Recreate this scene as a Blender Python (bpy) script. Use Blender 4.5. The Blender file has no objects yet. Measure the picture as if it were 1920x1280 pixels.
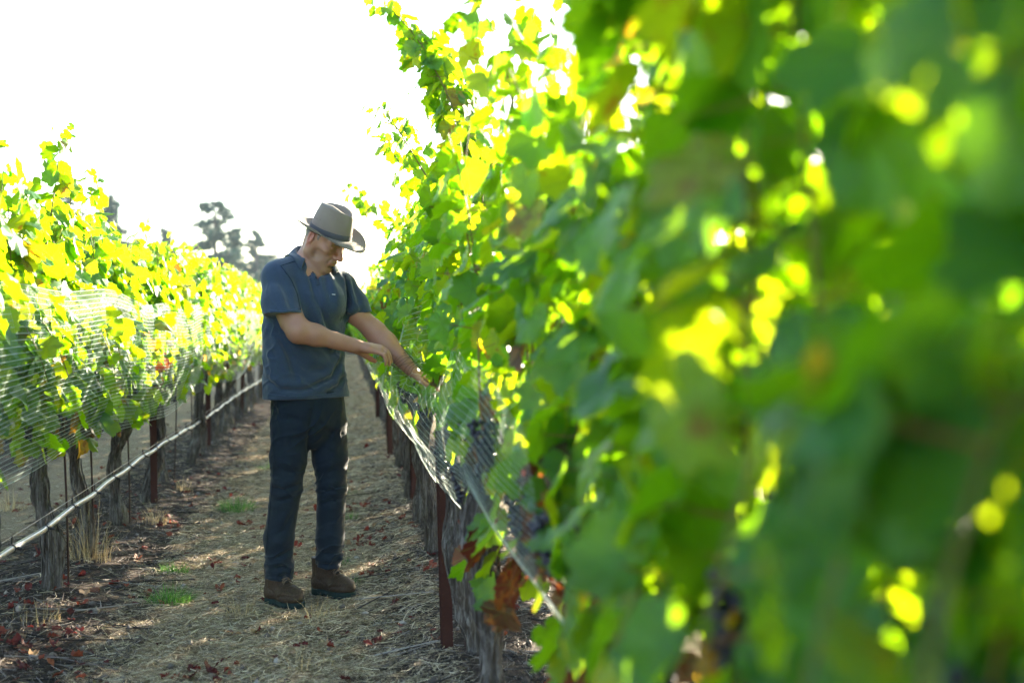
import bpy, math, random
import numpy as np
from mathutils import Vector, Matrix
R = math.radians
sc = bpy.context.scene
COL = sc.collection

# ---------------------------------------------------------------- camera
CAM_H, FPX, YAW, PITCH = 1.27, 2400.0, 7.4, 0.835
FOCUS = 5.95
cd = bpy.data.cameras.new('camera'); cam = bpy.data.objects.new('camera', cd); COL.objects.link(cam)
cd.sensor_width = 36; cd.lens = 36 * FPX / 1920; cd.clip_start = .05; cd.clip_end = 3000
cam.location = (0, 0, CAM_H); cam.rotation_euler = (R(90 - PITCH), 0, R(-YAW))
cd.dof.use_dof = True; cd.dof.focus_distance = FOCUS; cd.dof.aperture_fstop = 2.2
sc.camera = cam
# ---------------------------------------------------------------- sky, sun, exposure
SUN_AZ, SUN_EL = 37, 15.5            # degrees right of the row direction (+Y), and above the horizon
w = bpy.data.worlds.new('World'); sc.world = w; w.use_nodes = True
nt = w.node_tree; bg = nt.nodes['Background']
sky = nt.nodes.new('ShaderNodeTexSky'); sky.sky_type = 'NISHITA'; sky.sun_disc = False
sky.sun_elevation = R(SUN_EL); sky.sun_rotation = R(SUN_AZ); sky.air_density = 1.0; sky.dust_density = .8; sky.ozone_density = 1.0
nt.links.new(sky.outputs[0], bg.inputs[0]); bg.inputs[1].default_value = .080
sl = bpy.data.lights.new('sun', 'SUN'); sun = bpy.data.objects.new('sun', sl); COL.objects.link(sun)
sl.energy = 5.0; sl.angle = R(.53); sl.color = (1, .87, .66)
dv = Vector((math.sin(R(SUN_AZ)) * math.cos(R(SUN_EL)), math.cos(R(SUN_AZ)) * math.cos(R(SUN_EL)), math.sin(R(SUN_EL))))
sun.rotation_euler = dv.to_track_quat('Z', 'Y').to_euler()
sc.view_settings.view_transform = 'Standard'; sc.view_settings.look = 'None'
sc.view_settings.exposure = 3.2; sc.view_settings.gamma = 1
sc.cycles.use_denoising = True
sc.cycles.max_bounces = 8; sc.cycles.transparent_max_bounces = 8; sc.cycles.transmission_bounces = 6
sc.cycles.diffuse_bounces = 4; sc.cycles.glossy_bounces = 2; sc.cycles.sample_clamp_indirect = 6
sc.cycles.use_adaptive_sampling = True; sc.cycles.adaptive_threshold = .02

# ---------------------------------------------------------------- helpers
def rng(s): return np.random.default_rng(s)
def tag(o, label=None, cat=None, group=None, kind=None):
    if label: o['label'] = label
    if cat: o['category'] = cat
    if group: o['group'] = group
    if kind: o['kind'] = kind
    return o
def obj(name, me, parent=None, loc=None):
    o = bpy.data.objects.new(name, me); COL.objects.link(o)
    if parent is not None: o.parent = parent
    if loc is not None: o.location = loc
    return o
def empty(name, loc=(0, 0, 0), rz=0):
    o = bpy.data.objects.new(name, None); COL.objects.link(o); o.location = loc; o.rotation_euler.z = rz
    o.empty_display_size = .1
    return o
def copy_tree(o, parent=None):
    c = o.copy(); COL.objects.link(c)
    if parent is not None: c.parent = parent
    for ch in list(o.children): copy_tree(ch, c)
    return c
def mesh_np(name, V, faces, mats=(), mi=None, smooth=True, attrs=None):
    """V (n,3); faces: list of arrays (m,k) of indices"""
    me = bpy.data.meshes.new(name)
    V = np.asarray(V, np.float32); me.vertices.add(len(V)); me.vertices.foreach_set('co', V.ravel())
    faces = [np.asarray(f, np.int32) for f in faces if len(f)]
    tot = np.concatenate([np.full(len(f), f.shape[1], np.int32) for f in faces])
    idx = np.concatenate([f.ravel() for f in faces])
    st = np.concatenate([[0], np.cumsum(tot)[:-1]]).astype(np.int32)
    me.loops.add(len(idx)); me.loops.foreach_set('vertex_index', idx)
    me.polygons.add(len(tot)); me.polygons.foreach_set('loop_start', st); me.polygons.foreach_set('loop_total', tot)
    me.polygons.foreach_set('use_smooth', np.full(len(tot), smooth, bool))
    if mi is not None: me.polygons.foreach_set('material_index', np.asarray(mi, np.int32))
    for m in mats: me.materials.append(m)
    for k, a in (attrs or {}).items():
        a = np.asarray(a, np.float32)
        if a.ndim == 1:
            at = me.attributes.new(k, 'FLOAT', 'POINT'); at.data.foreach_set('value', a)
        else:
            at = me.attributes.new(k, 'FLOAT_VECTOR', 'POINT'); at.data.foreach_set('vector', a.ravel())
    me.update(); me.validate()
    return me
def unit(v):
    v = np.asarray(v, float); return v / (np.linalg.norm(v, axis=-1, keepdims=True) + 1e-12)
class Bag:
    """collects shapes with a material index, then makes ONE mesh"""
    def __init__(s): s.V = []; s.F = {}; s.n = 0; s.A = []
    def add(s, V, F, mi=0, a=0.):
        V = np.asarray(V, float); F = np.asarray(F, int)
        s.F.setdefault((F.shape[1], mi), []).append(F + s.n); s.V.append(V); s.n += len(V)
        s.A.append(np.full(len(V), a) if np.isscalar(a) else np.asarray(a))
    def tube(s, pts, rad, sides=6, mi=0, cap=True, a=0., closed=False):
        P = np.asarray(pts, float); n = len(P); rad = np.broadcast_to(rad, (n,)) if np.ndim(rad) < 2 else rad
        T = np.gradient(P, axis=0) if n > 2 else np.repeat((P[1:] - P[:1]), n, 0)
        T = unit(T)
        ref = np.array([0, 0, 1.]) if abs(T[:, 2]).mean() < .8 else np.array([1., 0, 0])
        U = unit(np.cross(T, ref)); W = np.cross(T, U)
        th = np.arange(sides) * 2 * np.pi / sides
        ring = P[:, None] + (U[:, None] * np.cos(th)[None, :, None] + W[:, None] * np.sin(th)[None, :, None]) * np.asarray(rad)[:, None, None]
        V = ring.reshape(-1, 3)
        i = np.arange(n - 1)[:, None]; j = np.arange(sides)[None]; k = (j + 1) % sides
        F = np.stack([i * sides + j, i * sides + k, (i + 1) * sides + k, (i + 1) * sides + j], -1).reshape(-1, 4)
        s.add(V, F, mi, a)
        if cap and sides > 2:
            V2 = np.vstack([V[:sides], P[:1], V[-sides:], P[-1:]]); jj = np.arange(sides); kk = (jj + 1) % sides
            s.add(V2, np.vstack([np.stack([kk, jj, np.full(sides, sides)], 1), np.stack([sides + 1 + jj, sides + 1 + kk, np.full(sides, 2 * sides + 1)], 1)]), mi, a)
    def box(s, c, d, mi=0, M=None, a=0.):
        q = np.array([[x, y, z] for x in (-1, 1) for y in (-1, 1) for z in (-1, 1)], float) * np.asarray(d) / 2
        if M is not None: q = q @ np.asarray(M).T
        s.add(q + np.asarray(c), [[0, 1, 3, 2], [4, 6, 7, 5], [0, 4, 5, 1], [2, 3, 7, 6], [0, 2, 6, 4], [1, 5, 7, 3]], mi, a)
    def mesh(s, name, mats, smooth=True, attr=None):
        ks = list(s.F); fs = [np.vstack(s.F[k]) for k in ks]
        mi = np.concatenate([np.full(len(f), k[1]) for k, f in zip(ks, fs)])
        return mesh_np(name, np.vstack(s.V), fs, mats, mi, smooth, {attr: np.concatenate(s.A)} if attr else None)
ICO = None
def ico():
    global ICO
    if ICO is None:
        import bmesh
        b = bmesh.new(); bmesh.ops.create_icosphere(b, subdivisions=1, radius=1)
        ICO = (np.array([v.co[:] for v in b.verts]), np.array([[v.index for v in f.verts] for f in b.faces])); b.free()
    return ICO
def vnoise(P, f=1., seed=0):
    """cheap smooth noise in -1..1"""
    P = np.asarray(P, float) * f; r = rng(seed); o = 0
    for k in range(5):
        d = r.normal(size=P.shape[-1]); d *= (.7 + .5 * k) / np.linalg.norm(d)
        o = o + np.sin(P @ d * 2 + r.uniform(0, 6.28) + 1.3 * np.sin(P @ r.normal(size=P.shape[-1]) + r.uniform(0, 6)))
    return o / 5

# ---------------------------------------------------------------- materials
class NT:
    def __init__(s, name):
        s.m = bpy.data.materials.new(name); s.m.use_nodes = True; s.t = s.m.node_tree; s.t.nodes.clear()
        s.out = s.t.nodes.new('ShaderNodeOutputMaterial')
    def n(s, typ, ins=None, **kw):
        o = s.t.nodes.new(typ)
        for k, v in kw.items(): setattr(o, k, v)
        for k, v in (ins or {}).items():
            if hasattr(v, 'is_linked') or isinstance(v, bpy.types.NodeSocket): s.t.links.new(v, o.inputs[k])
            else: o.inputs[k].default_value = v
        return o
    def math(s, op, a, b=0., c=None):
        o = s.n('ShaderNodeMath', {0: a, 1: b}, operation=op)
        if c is not None: o.inputs[2].default_value = c
        return o.outputs[0]
    def noise(s, vec, scale, detail=4, rough=.6, dist=0.):
        return s.n('ShaderNodeTexNoise', {'Vector': vec, 'Scale': scale, 'Detail': detail, 'Roughness': rough, 'Distortion': dist}).outputs[0]
    def ramp(s, fac, stops, interp='LINEAR'):
        o = s.n('ShaderNodeValToRGB', {0: fac}); cr = o.color_ramp; cr.interpolation = interp
        while len(cr.elements) > 1: cr.elements.remove(cr.elements[-1])
        cr.elements[0].position = stops[0][0]; cr.elements[0].color = (*stops[0][1], 1)
        for p, c in stops[1:]:
            e = cr.elements.new(p); e.color = (*c, 1)
        return o.outputs[0]
    def mix(s, fac, a, b, blend='MIX'):
        o = s.n('ShaderNodeMix', data_type='RGBA', blend_type=blend)
        for k, v in ((0, fac), (6, a), (7, b)):
            if isinstance(v, bpy.types.NodeSocket): s.t.links.new(v, o.inputs[k])
            else: o.inputs[k].default_value = v if k == 0 else (*v, 1)
        return o.outputs[2]
    def attr(s, name, out=2): return s.n('ShaderNodeAttribute', attribute_name=name).outputs[out]
    def bump(s, h, strength=.5, dist=.01): return s.n('ShaderNodeBump', {'Height': h, 'Strength': strength, 'Distance': dist}).outputs[0]
    def bsdf(s, color, rough=.8, spec=.3, normal=None, **kw):
        ins = {'Base Color': color if isinstance(color, bpy.types.NodeSocket) else (*color, 1), 'Roughness': rough, 'Specular IOR Level': spec}
        if normal is not None: ins['Normal'] = normal
        ins.update(kw)
        return s.n('ShaderNodeBsdfPrincipled', ins)
    def end(s, sh): s.t.links.new(sh.outputs[0], s.out.inputs[0]); return s.m
    def pos(s): return s.n('ShaderNodeTexCoord').outputs['Object']

def m_leaf(name, stops, tstops, rough=.48, tw=.5, spec=.32):
    t = NT(name); a = t.attr('tint')
    uv = t.attr('luv', 1)
    nz = t.noise(t.pos(), 60, 3)
    col = t.ramp(a, stops)
    tcol = t.ramp(a, tstops)
    sep = t.n('ShaderNodeSeparateXYZ', {0: uv})
    u, v = sep.outputs[0], sep.outputs[1]
    ang = t.math('ABSOLUTE', t.math('ARCTAN2', u, v))
    rad = t.math('SQRT', t.math('ADD', t.math('MULTIPLY', u, u), t.math('MULTIPLY', v, v)))
    k = t.math('DIVIDE', ang, .9)
    fr = t.math('ABSOLUTE', t.math('SUBTRACT', k, t.math('ROUND', k)))
    dist = t.math('MULTIPLY', fr, rad)
    vein = t.math('LESS_THAN', dist, .022)
    col = t.mix(t.math('MULTIPLY', vein, .3), col, (.16, .26, .07))
    col = t.mix(t.math('MULTIPLY', nz, .35), col, (.05, .09, .02), 'MULTIPLY')
    # blotches of brown scorch on some leaves
    sc_ = t.math('GREATER_THAN', t.math('MULTIPLY', t.noise(t.pos(), 23, 4), t.math('ADD', a, .25)), .68)
    col = t.mix(t.math('MULTIPLY', sc_, .8), col, (.16, .06, .02))
    tcol = t.mix(t.math('MULTIPLY', sc_, .7), tcol, (.45, .12, .01))
    tcol = t.mix(t.math('MULTIPLY', vein, .3), tcol, (.12, .2, .01))
    back = t.n('ShaderNodeNewGeometry').outputs['Backfacing']
    col = t.mix(t.math('MULTIPLY', back, .35), col, (.07, .18, .07))
    bm = t.bump(t.math('ADD', t.math('MULTIPLY', dist, 6.), nz), .5, .004)
    p = t.bsdf(col, rough, spec, bm)
    tr = t.n('ShaderNodeBsdfTranslucent', {'Color': tcol})
    mx = t.n('ShaderNodeMixShader', {0: tw}); t.t.links.new(p.outputs[0], mx.inputs[1]); t.t.links.new(tr.outputs[0], mx.inputs[2])
    return t.end(mx)
G = [(0, (.002, .068, .009)), (.35, (.003, .105, .007)), (.7, (.010, .145, .006)), (.9, (.06, .18, .008)), (.95, (.3, .2, .02)), (.968, (.11, .022, .018)), (1, (.08, .018, .018))]
TG = [(0, (.22, .52, .003)), (.5, (.37, .63, .003)), (.88, (.60, .72, .006)), (.95, (.85, .42, .01)), (.968, (.17, .025, .008)), (1, (.09, .015, .01))]
M = {}
M['leaf'] = m_leaf('vine_leaf', G, TG)
def simple(name, c, rough=.7, spec=.3, var=None, scale=30, bump=0, bd=.002, **kw):
    t = NT(name); nz = t.noise(t.pos(), scale, 5)
    col = t.mix(nz, c, var or tuple(x * .55 for x in c))
    return t.end(t.bsdf(col, rough, spec, t.bump(nz, bump, bd) if bump else None, **kw))
M['shoot'] = simple('green_brown_shoot', (.16, .09, .03), .6, .3, (.1, .12, .03), 14)
M['petiole'] = simple('petiole', (.3, .12, .05), .5)
M['rust'] = simple('rusty_steel', (.060, .017, .012), .8, .3, (.028, .011, .009), 35, .6)
M['rod'] = simple('dark_rod', (.05, .022, .018), .6, .4)
M['wire'] = simple('galvanised_wire', (.3, .3, .3), .35, .6, Metallic=.8)
def m_hose():
    t = NT('drip_hose'); nz = t.noise(t.pos(), 25, 5)
    return t.end(t.bsdf(t.mix(nz, (.10, .11, .13), (.32, .34, .38)), .28, .6))
M['hose'] = m_hose()
M['clip'] = simple('hose_clip', (.02, .02, .025), .4, .5)
def m_net():
    t = NT('bird_net_twine')
    p = t.bsdf((.50, .60, .57), .4, .5)
    tr = t.n('ShaderNodeBsdfTranslucent', {'Color': (.8, .85, .82, 1)})
    mx = t.n('ShaderNodeMixShader', {0: .45}); t.t.links.new(p.outputs[0], mx.inputs[1]); t.t.links.new(tr.outputs[0], mx.inputs[2])
    return t.end(mx)
M['net'] = m_net()
def m_grape():
    t = NT('grape_skin'); nz = t.noise(t.pos(), 90, 3)
    return t.end(t.bsdf(t.mix(nz, (.006, .005, .014), (.030, .030, .055)), .38, .5))
M['grape'] = m_grape()
def m_bark():
    t = NT('vine_bark'); p = t.pos()
    mp = t.n('ShaderNodeMapping', {'Vector': p, 'Scale': (1, 1, .09)}).outputs[0]
    n1 = t.noise(mp, 130, 5, .7, .6); n2 = t.noise(p, 9, 4)
    n3 = t.noise(mp, 45, 4, .6, .8)
    h = t.math('ADD', n1, n3)
    col = t.ramp(t.math('MULTIPLY', h, .5), [(.36, (.014, .013, .014)), (.47, (.065, .060, .060)), (.55, (.16, .153, .15)), (.68, (.36, .345, .335))])
    col = t.mix(t.math('MULTIPLY', n2, .5), col, (.12, .09, .07))
    return t.end(t.bsdf(col, .9, .15, t.bump(h, 1., .012)))
M['bark'] = m_bark()
# ================================================================ setting
ROW_L, ROW_R, SPACING = -1.37, .47, 1.07
ROW_L2, ROW_R2 = -3.21, 2.31
def gz(X, Y):
    X = np.asarray(X, float); Y = np.asarray(Y, float)
    b = 0
    for r_ in (ROW_L2, ROW_L, ROW_R, ROW_R2): b = b + .05 * np.exp(-((X - r_) / .28) ** 2)
    P = np.stack([X, Y], -1)
    near = np.clip((60 - np.abs(Y)) / 40, 0, 1)
    return (b + .014 * vnoise(P, 3.1, 3) + .010 * vnoise(P, 9, 5)) * near - .012
def spaced(a, b, fine_a, fine_b, step, grow=1.25):
    c = list(np.arange(fine_a, fine_b + 1e-6, step)); s = step; x = c[-1]
    while x < b: s *= grow; x += s; c.append(min(x, b))
    s = step; x = c[0]; pre = []
    while x > a: s *= grow; x -= s; pre.append(max(x, a))
    return np.array(pre[::-1] + c)
def make_ground():
    xs = spaced(-1600, 1600, -2.4, 1.5, .045); ys = spaced(-60, 2600, 3.6, 13, .045, 1.06)
    X, Y = np.meshgrid(xs, ys, indexing='ij')
    Z = gz(X, Y)
    V = np.stack([X, Y, Z], -1).reshape(-1, 3); n, m = len(xs), len(ys)
    i = np.arange(n - 1)[:, None]; j = np.arange(m - 1)[None]
    F = np.stack([i * m + j, (i + 1) * m + j, (i + 1) * m + j + 1, i * m + j + 1], -1).reshape(-1, 4)
    t = NT('vineyard_ground'); p = t.pos(); sp = t.n('ShaderNodeSeparateXYZ', {0: p})
    big = t.noise(p, 1.6, 4); mid = t.noise(p, 14, 5); fine = t.noise(p, 120, 4, .7)
    # distance from the nearest row, rows every 1.84 m
    q = t.math('DIVIDE', t.math('ADD', sp.outputs[0], 1.37), 1.84)
    q = t.math('ABSOLUTE', t.math('SUBTRACT', q, t.math('ROUND', q)))       # 0 at a row, .5 mid path
    q = t.math('ADD', q, t.math('MULTIPLY', t.math('SUBTRACT', big, .5), .5))
    q = t.math('ADD', q, t.math('MULTIPLY', t.math('SUBTRACT', mid, .5), .22))
    straw = t.ramp(fine, [(.3, (.10, .072, .045)), (.5, (.25, .19, .125)), (.7, (.42, .34, .235))])
    soil = t.ramp(fine, [(.3, (.012, .009, .008)), (.55, (.05, .037, .031)), (.75, (.15, .115, .097))])
    m_ = t.n('ShaderNodeMapRange', {0: q, 1: .21, 2: .33}, clamp=True).outputs[0]
    col = t.mix(m_, soil, straw)
    h = t.math('ADD', fine, mid)
    mat = t.end(t.bsdf(col, .95, .1, t.bump(h, .9, .012)))
    g = obj('ground', mesh_np('ground', V, [F], [mat])); tag(g, kind='structure')
make_ground()

# ---------------------------------------------------------------- grape leaves
def leaf_template(hi):
    if hi:
        half = [(0, 1.), (7, .88), (12, .93), (18, .82), (26, .74), (31, .84), (38, .80), (45, .90), (52, .95), (58, .84), (66, .86), (73, .74), (80, .80), (90, .76), (99, .84), (108, .72), (120, .74), (133, .64), (148, .62), (163, .44), (174, .12)]
    else:
        half = [(0, 1.), (14, .84), (26, .74), (40, .84), (52, .94), (68, .80), (80, .74), (98, .80), (125, .62), (155, .44), (174, .1)]
    a = [(-d, r_) for d, r_ in half[:0:-1]] + half
    a = np.array(a, float); th = np.radians(a[:, 0])
    o = np.stack([np.sin(th), np.cos(th)], 1) * a[:, 1:2]
    n = len(o)
    if hi:
        V = np.vstack([[0, 0], o * .52, o])
        i = np.arange(n - 1)
        tri = np.stack([np.zeros(n - 1, int), 1 + i, 2 + i], 1)
        quad = np.stack([1 + i, 1 + n + i, 2 + n + i, 2 + i], 1)
        F = np.vstack([tri, quad[:, [0, 1, 2]], quad[:, [0, 2, 3]]])
    else:
        V = np.vstack([[0, 0], o]); i = np.arange(n - 1)
        F = np.stack([np.zeros(n - 1, int), 1 + i, 2 + i], 1)
    return V, F
LT = {True: leaf_template(True), False: leaf_template(False)}
def leaves_arrays(P, axis, nrm, size, tint, hi, r, curl=1.):
    """a leaf per row; returns V, F, tint attr, luv attr"""
    T, F = LT[hi]; n = len(P); k = len(T)
    axis = unit(axis); nrm = unit(nrm - axis * (nrm * axis).sum(1, keepdims=True)); side = np.cross(axis, nrm)
    u = T[:, 0][None] * r.uniform(.85, 1.1, (n, 1)); v = np.repeat(T[:, 1][None], n, 0)
    fold = r.normal(.10, .20, (n, 1)) * curl; cup = r.normal(-.12, .22, (n, 1)) * curl; droop = r.normal(-.14, .20, (n, 1)) * curl
    ph = r.uniform(0, 6.28, (n, 1)); wav = r.uniform(.03, .09, (n, 1)) * curl
    w_ = fold * np.abs(u) + cup * u * u + droop * v * np.abs(v) + wav * np.sin(7 * u + ph) * (u * u + v * v) + wav * np.sin(9 * v + 2 * ph) * np.abs(u)
    s = size[:, None, None]
    V = P[:, None] + s * (u[..., None] * side[:, None] + v[..., None] * axis[:, None] + w_[..., None] * nrm[:, None])
    FF = (F[None] + (np.arange(n) * k)[:, None, None]).reshape(-1, 3)
    luv = np.stack([np.broadcast_to(T[:, 0], (n, k)), np.broadcast_to(T[:, 1], (n, k)), np.zeros((n, k))], -1).reshape(-1, 3)
    return V.reshape(-1, 3), FF, np.repeat(tint, k), luv
def sticks(A, B, ra, rb, sides=3):
    """batch of straight tapered prisms A->B"""
    A = np.asarray(A, float); B = np.asarray(B, float); n = len(A); T = unit(B - A)
    ref = np.where(np.abs(T[:, 2:3]) < .8, [[0, 0, 1.]], [[1., 0, 0]])
    U = unit(np.cross(T, ref)); W = np.cross(T, U); th = np.arange(sides) * 2 * np.pi / sides
    off = U[:, None] * np.cos(th)[None, :, None] + W[:, None] * np.sin(th)[None, :, None]
    V = np.concatenate([A[:, None] + off * np.reshape(ra, (-1, 1, 1)), B[:, None] + off * np.reshape(rb, (-1, 1, 1))], 1).reshape(-1, 3)
    j = np.arange(sides); kk = (j + 1) % sides
    f = np.stack([j, kk, sides + kk, sides + j], 1)
    return V, (f[None] + (np.arange(n) * 2 * sides)[:, None, None]).reshape(-1, 4)

def shoot_path(r, y0, z0, top, lean, x0=0.):
    n = 14; t = np.linspace(0, 1, n)
    dx, dy = r.normal(0, .07) + lean, r.normal(0, .10)
    x = x0 + dx * t ** 1.5 + .03 * np.sin(t * r.uniform(3, 8) + r.uniform(0, 6))
    y = y0 + dy * t + .03 * np.sin(t * r.uniform(3, 8) + r.uniform(0, 6))
    z = z0 + (top - z0) * t
    return np.stack([x, y, z], 1)
def foliage(name, seed, hi, ztop=2.0, nsh=12, flop=3, thick=1., extra=(), cut=None, skirt=30, sk=.20, redlow=1., dens=1., size=1., zc=.86, L=SPACING):
    r = rng(seed); paths = []
    for i in range(nsh):
        y0 = (i + .5) / nsh * L - L / 2 + r.normal(0, .03)
        top = ztop + r.normal(0, .07)
        paths.append((shoot_path(r, y0, zc, top, r.normal(0, .04), r.normal(0, .03)), 1.))
    for i in range(flop):      # shoots that flop over to a side
        sd = r.choice([-1, 1]); y0 = r.uniform(-L / 2, L / 2); t = np.linspace(0, 1, 12)
        paths.append((np.stack([sd * (.05 + .22 * t), y0 + r.normal(0, .15) * t, zc + .35 + .35 * t - .55 * t * t], 1), .9))
    for e in extra: paths.append((np.asarray(e, float), .85))
    P, D, S, Tn, TZ = [], [], [], [], []
    stems = Bag(); pa, pb = [], []
    for pth, sc_ in paths:
        ex_ = sc_ == .85
        seg = np.linalg.norm(np.diff(pth, axis=0), axis=1); cum = np.concatenate([[0], np.cumsum(seg)]); Ltot = cum[-1]
        stems.tube(pth, np.linspace(.0042, .0018, len(pth)), 4 if hi else 3, 1, cap=False)
        step = .058 / dens
        for d in np.arange(.03, Ltot + .02, step):
            q = np.array([np.interp(d, cum, pth[:, k]) for k in range(3)])
            tdir = np.array([np.interp(min(d + .05, Ltot), cum, pth[:, k]) for k in range(3)]) - np.array([np.interp(max(d - .05, 0), cum, pth[:, k]) for k in range(3)])
            rem = (Ltot - d)
            m = 1 + (r.random() < .75 * dens) + (r.random() < .35 * dens)
            if rem < .25 and not ex_: m = 1 + (r.random() < .3)
            if ex_: m = 2 + (r.random() < .4)
            for _ in range(m):
                a = r.uniform(0, 2 * math.pi)
                # outward mostly across the row
                dr = np.array([math.cos(a) * 1.25, math.sin(a) * .75, r.uniform(-.2, .5)]); dr /= np.linalg.norm(dr)
                pl = r.uniform(.03, .12) * thick * (1.15 - .45 * min(max((q[2] - .9) / 1., 0), 1)) * (1 if rem > .15 else .5)
                at = q + dr * pl * np.array([1.3, 1, 1])
                s = r.uniform(.050, .082) * sc_ * size
                if rem < .22: s *= .50 + .5 * rem / .22
                P.append(at); D.append(dr); S.append(s); pa.append(q); pb.append(at); TZ.append(at[2])
    for i in range(skirt):
        sd = r.choice([-1, 1]); at = np.array([sd * r.uniform(.04, .17) * thick, r.uniform(-L / 2, L / 2), r.uniform(zc - sk, zc + .12)])
        q = np.array([at[0] * .3, at[1] + r.normal(0, .04), at[2] + r.uniform(.02, .12)])
        P.append(at); D.append(unit(at - q)); S.append(r.uniform(.045, .08) * size); pa.append(q); pb.append(at); TZ.append(at[2])
    P, D, S, pa, pb = map(np.array, (P, D, S, pa, pb)); n = len(P)
    if cut is not None:
        k = cut(P, r); P, D, S, pa, pb = P[k], D[k], S[k], pa[k], pb[k]; n = len(P)
    ax = D * r.uniform(.2, 1.0, (n, 1)) + np.array([0, 0, -1.]) * r.uniform(.2, 1.3, (n, 1)) + r.normal(0, .35, (n, 3))
    nr = D * np.array([1.3, .8, .3]) + np.array([0, 0, .45]) + r.normal(0, .45, (n, 3))
    tint = r.random(n) * .93
    low = np.clip((1.15 - P[:, 2]) / .5, 0, 1) * redlow
    tint = np.where(r.random(n) < .006 + .12 * low, r.uniform(.93 if redlow < 1.5 else .970, 1, n), tint)
    V, F, ta, luv = leaves_arrays(P, ax, nr, S, tint, hi, r)
    b = stems
    b.add(V, F, 0)
    if hi:
        pv, pf = sticks(pa, pb, .0012, .0010); b.add(pv, pf, 2)
    ks = list(b.F); fs = [np.vstack(b.F[k]) for k in ks]; mi = np.concatenate([np.full(len(f), k[1]) for k, f in zip(ks, fs)])
    VV = np.vstack(b.V); nb = sum(len(x) for x in b.V); off = sum(len(x) for x in b.V[:len(paths)])
    A = np.zeros(nb); A[off:off + len(ta)] = ta; UV = np.zeros((nb, 3)); UV[off:off + len(ta)] = luv
    return mesh_np(name, VV, fs, [M['leaf'], M['shoot'], M['petiole']], mi, True, {'tint': A, 'luv': UV})

# ---------------------------------------------------------------- trunks, grapes
def trunk_mesh(seed, hi, h=.84):
    r = rng(seed); n, m = (56, 36) if hi else (12, 10)
    t = np.linspace(0, 1, n); th = np.arange(m) * 2 * np.pi / m
    cx = .036 * np.sin(t * r.uniform(2, 5) + r.uniform(0, 6)) + .012 * np.sin(t * 11 + r.uniform(0, 6)); cx -= cx[0]
    cy = .035 * np.sin(t * r.uniform(2, 5) + r.uniform(0, 6)) + .012 * np.sin(t * 13 + r.uniform(0, 6)); cy -= cy[0]
    rad = .032 + .010 * np.exp(-t * 9) + .016 * np.exp(-((1 - t) / .16) ** 2) + .007 * np.sin(t * r.uniform(6, 10) + r.uniform(0, 6)) + .006 * np.sin(t * 21 + r.uniform(0, 6))
    tw = r.uniform(-2.2, 2.2)
    V = np.zeros((n, m, 3))
    for i in range(n):
        a = th + tw * t[i]
        rr = rad[i] * (1 + .16 * np.sin(2 * a + 1 + r.normal(0, .03)) + .13 * np.sin(3 * a + 2 * t[i]) + .10 * np.sin(5 * a + seed + 6 * t[i]) + .08 * np.sin(9 * a + 3 * np.sin(5 * t[i])) + .03 * r.normal(size=m))
        V[i, :, 0] = cx[i] + rr * np.cos(th); V[i, :, 1] = cy[i] + rr * np.sin(th); V[i, :, 2] = -.06 + (h + .06) * t[i]
    # knots
    for _ in range(8):
        zc, ac = r.uniform(.05, .8), r.uniform(0, 6.28)
        d2 = ((V[..., 2] - zc) / .04) ** 2 + (np.angle(np.exp(1j * (th[None] - ac))) / .5) ** 2
        g = .016 * np.exp(-d2); V[..., 0] += g * np.cos(th)[None]; V[..., 1] += g * np.sin(th)[None]
    b = Bag(); i = np.arange(n - 1)[:, None]; j = np.arange(m)[None]; k = (j + 1) % m
    b.add(V.reshape(-1, 3), np.stack([i * m + j, i * m + k, (i + 1) * m + k, (i + 1) * m + j], -1).reshape(-1, 4))
    top = np.array([[cx[-1], cy[-1], h + .01]]); b.add(np.vstack([V[-1], top]), np.stack([np.arange(m), (np.arange(m) + 1) % m, np.full(m, m)], 1))
    if hi:      # peeling strips of bark
        for _ in range(44):
            z0 = r.uniform(.0, h - .15); a = r.uniform(0, 6.28); ln = r.uniform(.06, .2); q = np.linspace(0, 1, 5)
            zz = z0 + ln * q; ii = np.clip(((zz + .06) / (h + .06)) * (n - 1), 0, n - 1).astype(int)
            rr = rad[ii] * 1.07 + .010 * np.sin(q * 3.1) * r.random() + .004
            b.tube(np.stack([cx[ii] + rr * np.cos(a + .3 * q), cy[ii] + rr * np.sin(a + .3 * q), zz], 1), .0022 + .002 * np.sin(q * 3.1), 4)
    return b.mesh('trunk', [M['bark']]), (cx[-1], cy[-1])
def cordon_mesh(seed, top, hi, h=.84):
    r = rng(seed + 900); b = Bag()
    for s in (-1, 1):
        t = np.linspace(0, 1, 12)
        P = np.stack([top[0] * (1 - t) + r.normal(0, .006, 12), top[1] * (1 - t) + s * .52 * t, h - .03 + .06 * np.minimum(1, t * 4) + r.normal(0, .006, 12)], 1)
        b.tube(P, .022 - .010 * t + .004 * r.random(12), 8 if hi else 5)
        for q in range(1, 11, 2):
            if hi: b.tube([P[q], P[q] + [r.normal(0, .01), 0, .035], P[q] + [r.normal(0, .015), r.normal(0, .01), .07]], [.011, .010, .006], 5)
    return b.mesh('cordon', [M['bark']])
def cluster_mesh(seed):
    r = rng(seed); b = Bag(); iv, if_ = ico(); n = 85
    for i in range(n):
        t = (i + .5) / n; z = -.015 - .12 * t; rr = .034 * (1 - t) ** .6 * (.45 + .55 * math.sqrt(r.random())) + .004; a = i * 2.4 + r.normal(0, .3)
        s = r.uniform(.0074, .0092)
        b.add(iv * s + [rr * math.cos(a), rr * math.sin(a), z + r.normal(0, .004)], if_, 0)
    b.tube([(0, 0, .03), (.002, 0, 0), (0, .002, -.11)], [.002, .002, .0015], 4, 1)
    return b.mesh('grape_cluster', [M['grape'], M['petiole']])
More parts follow.
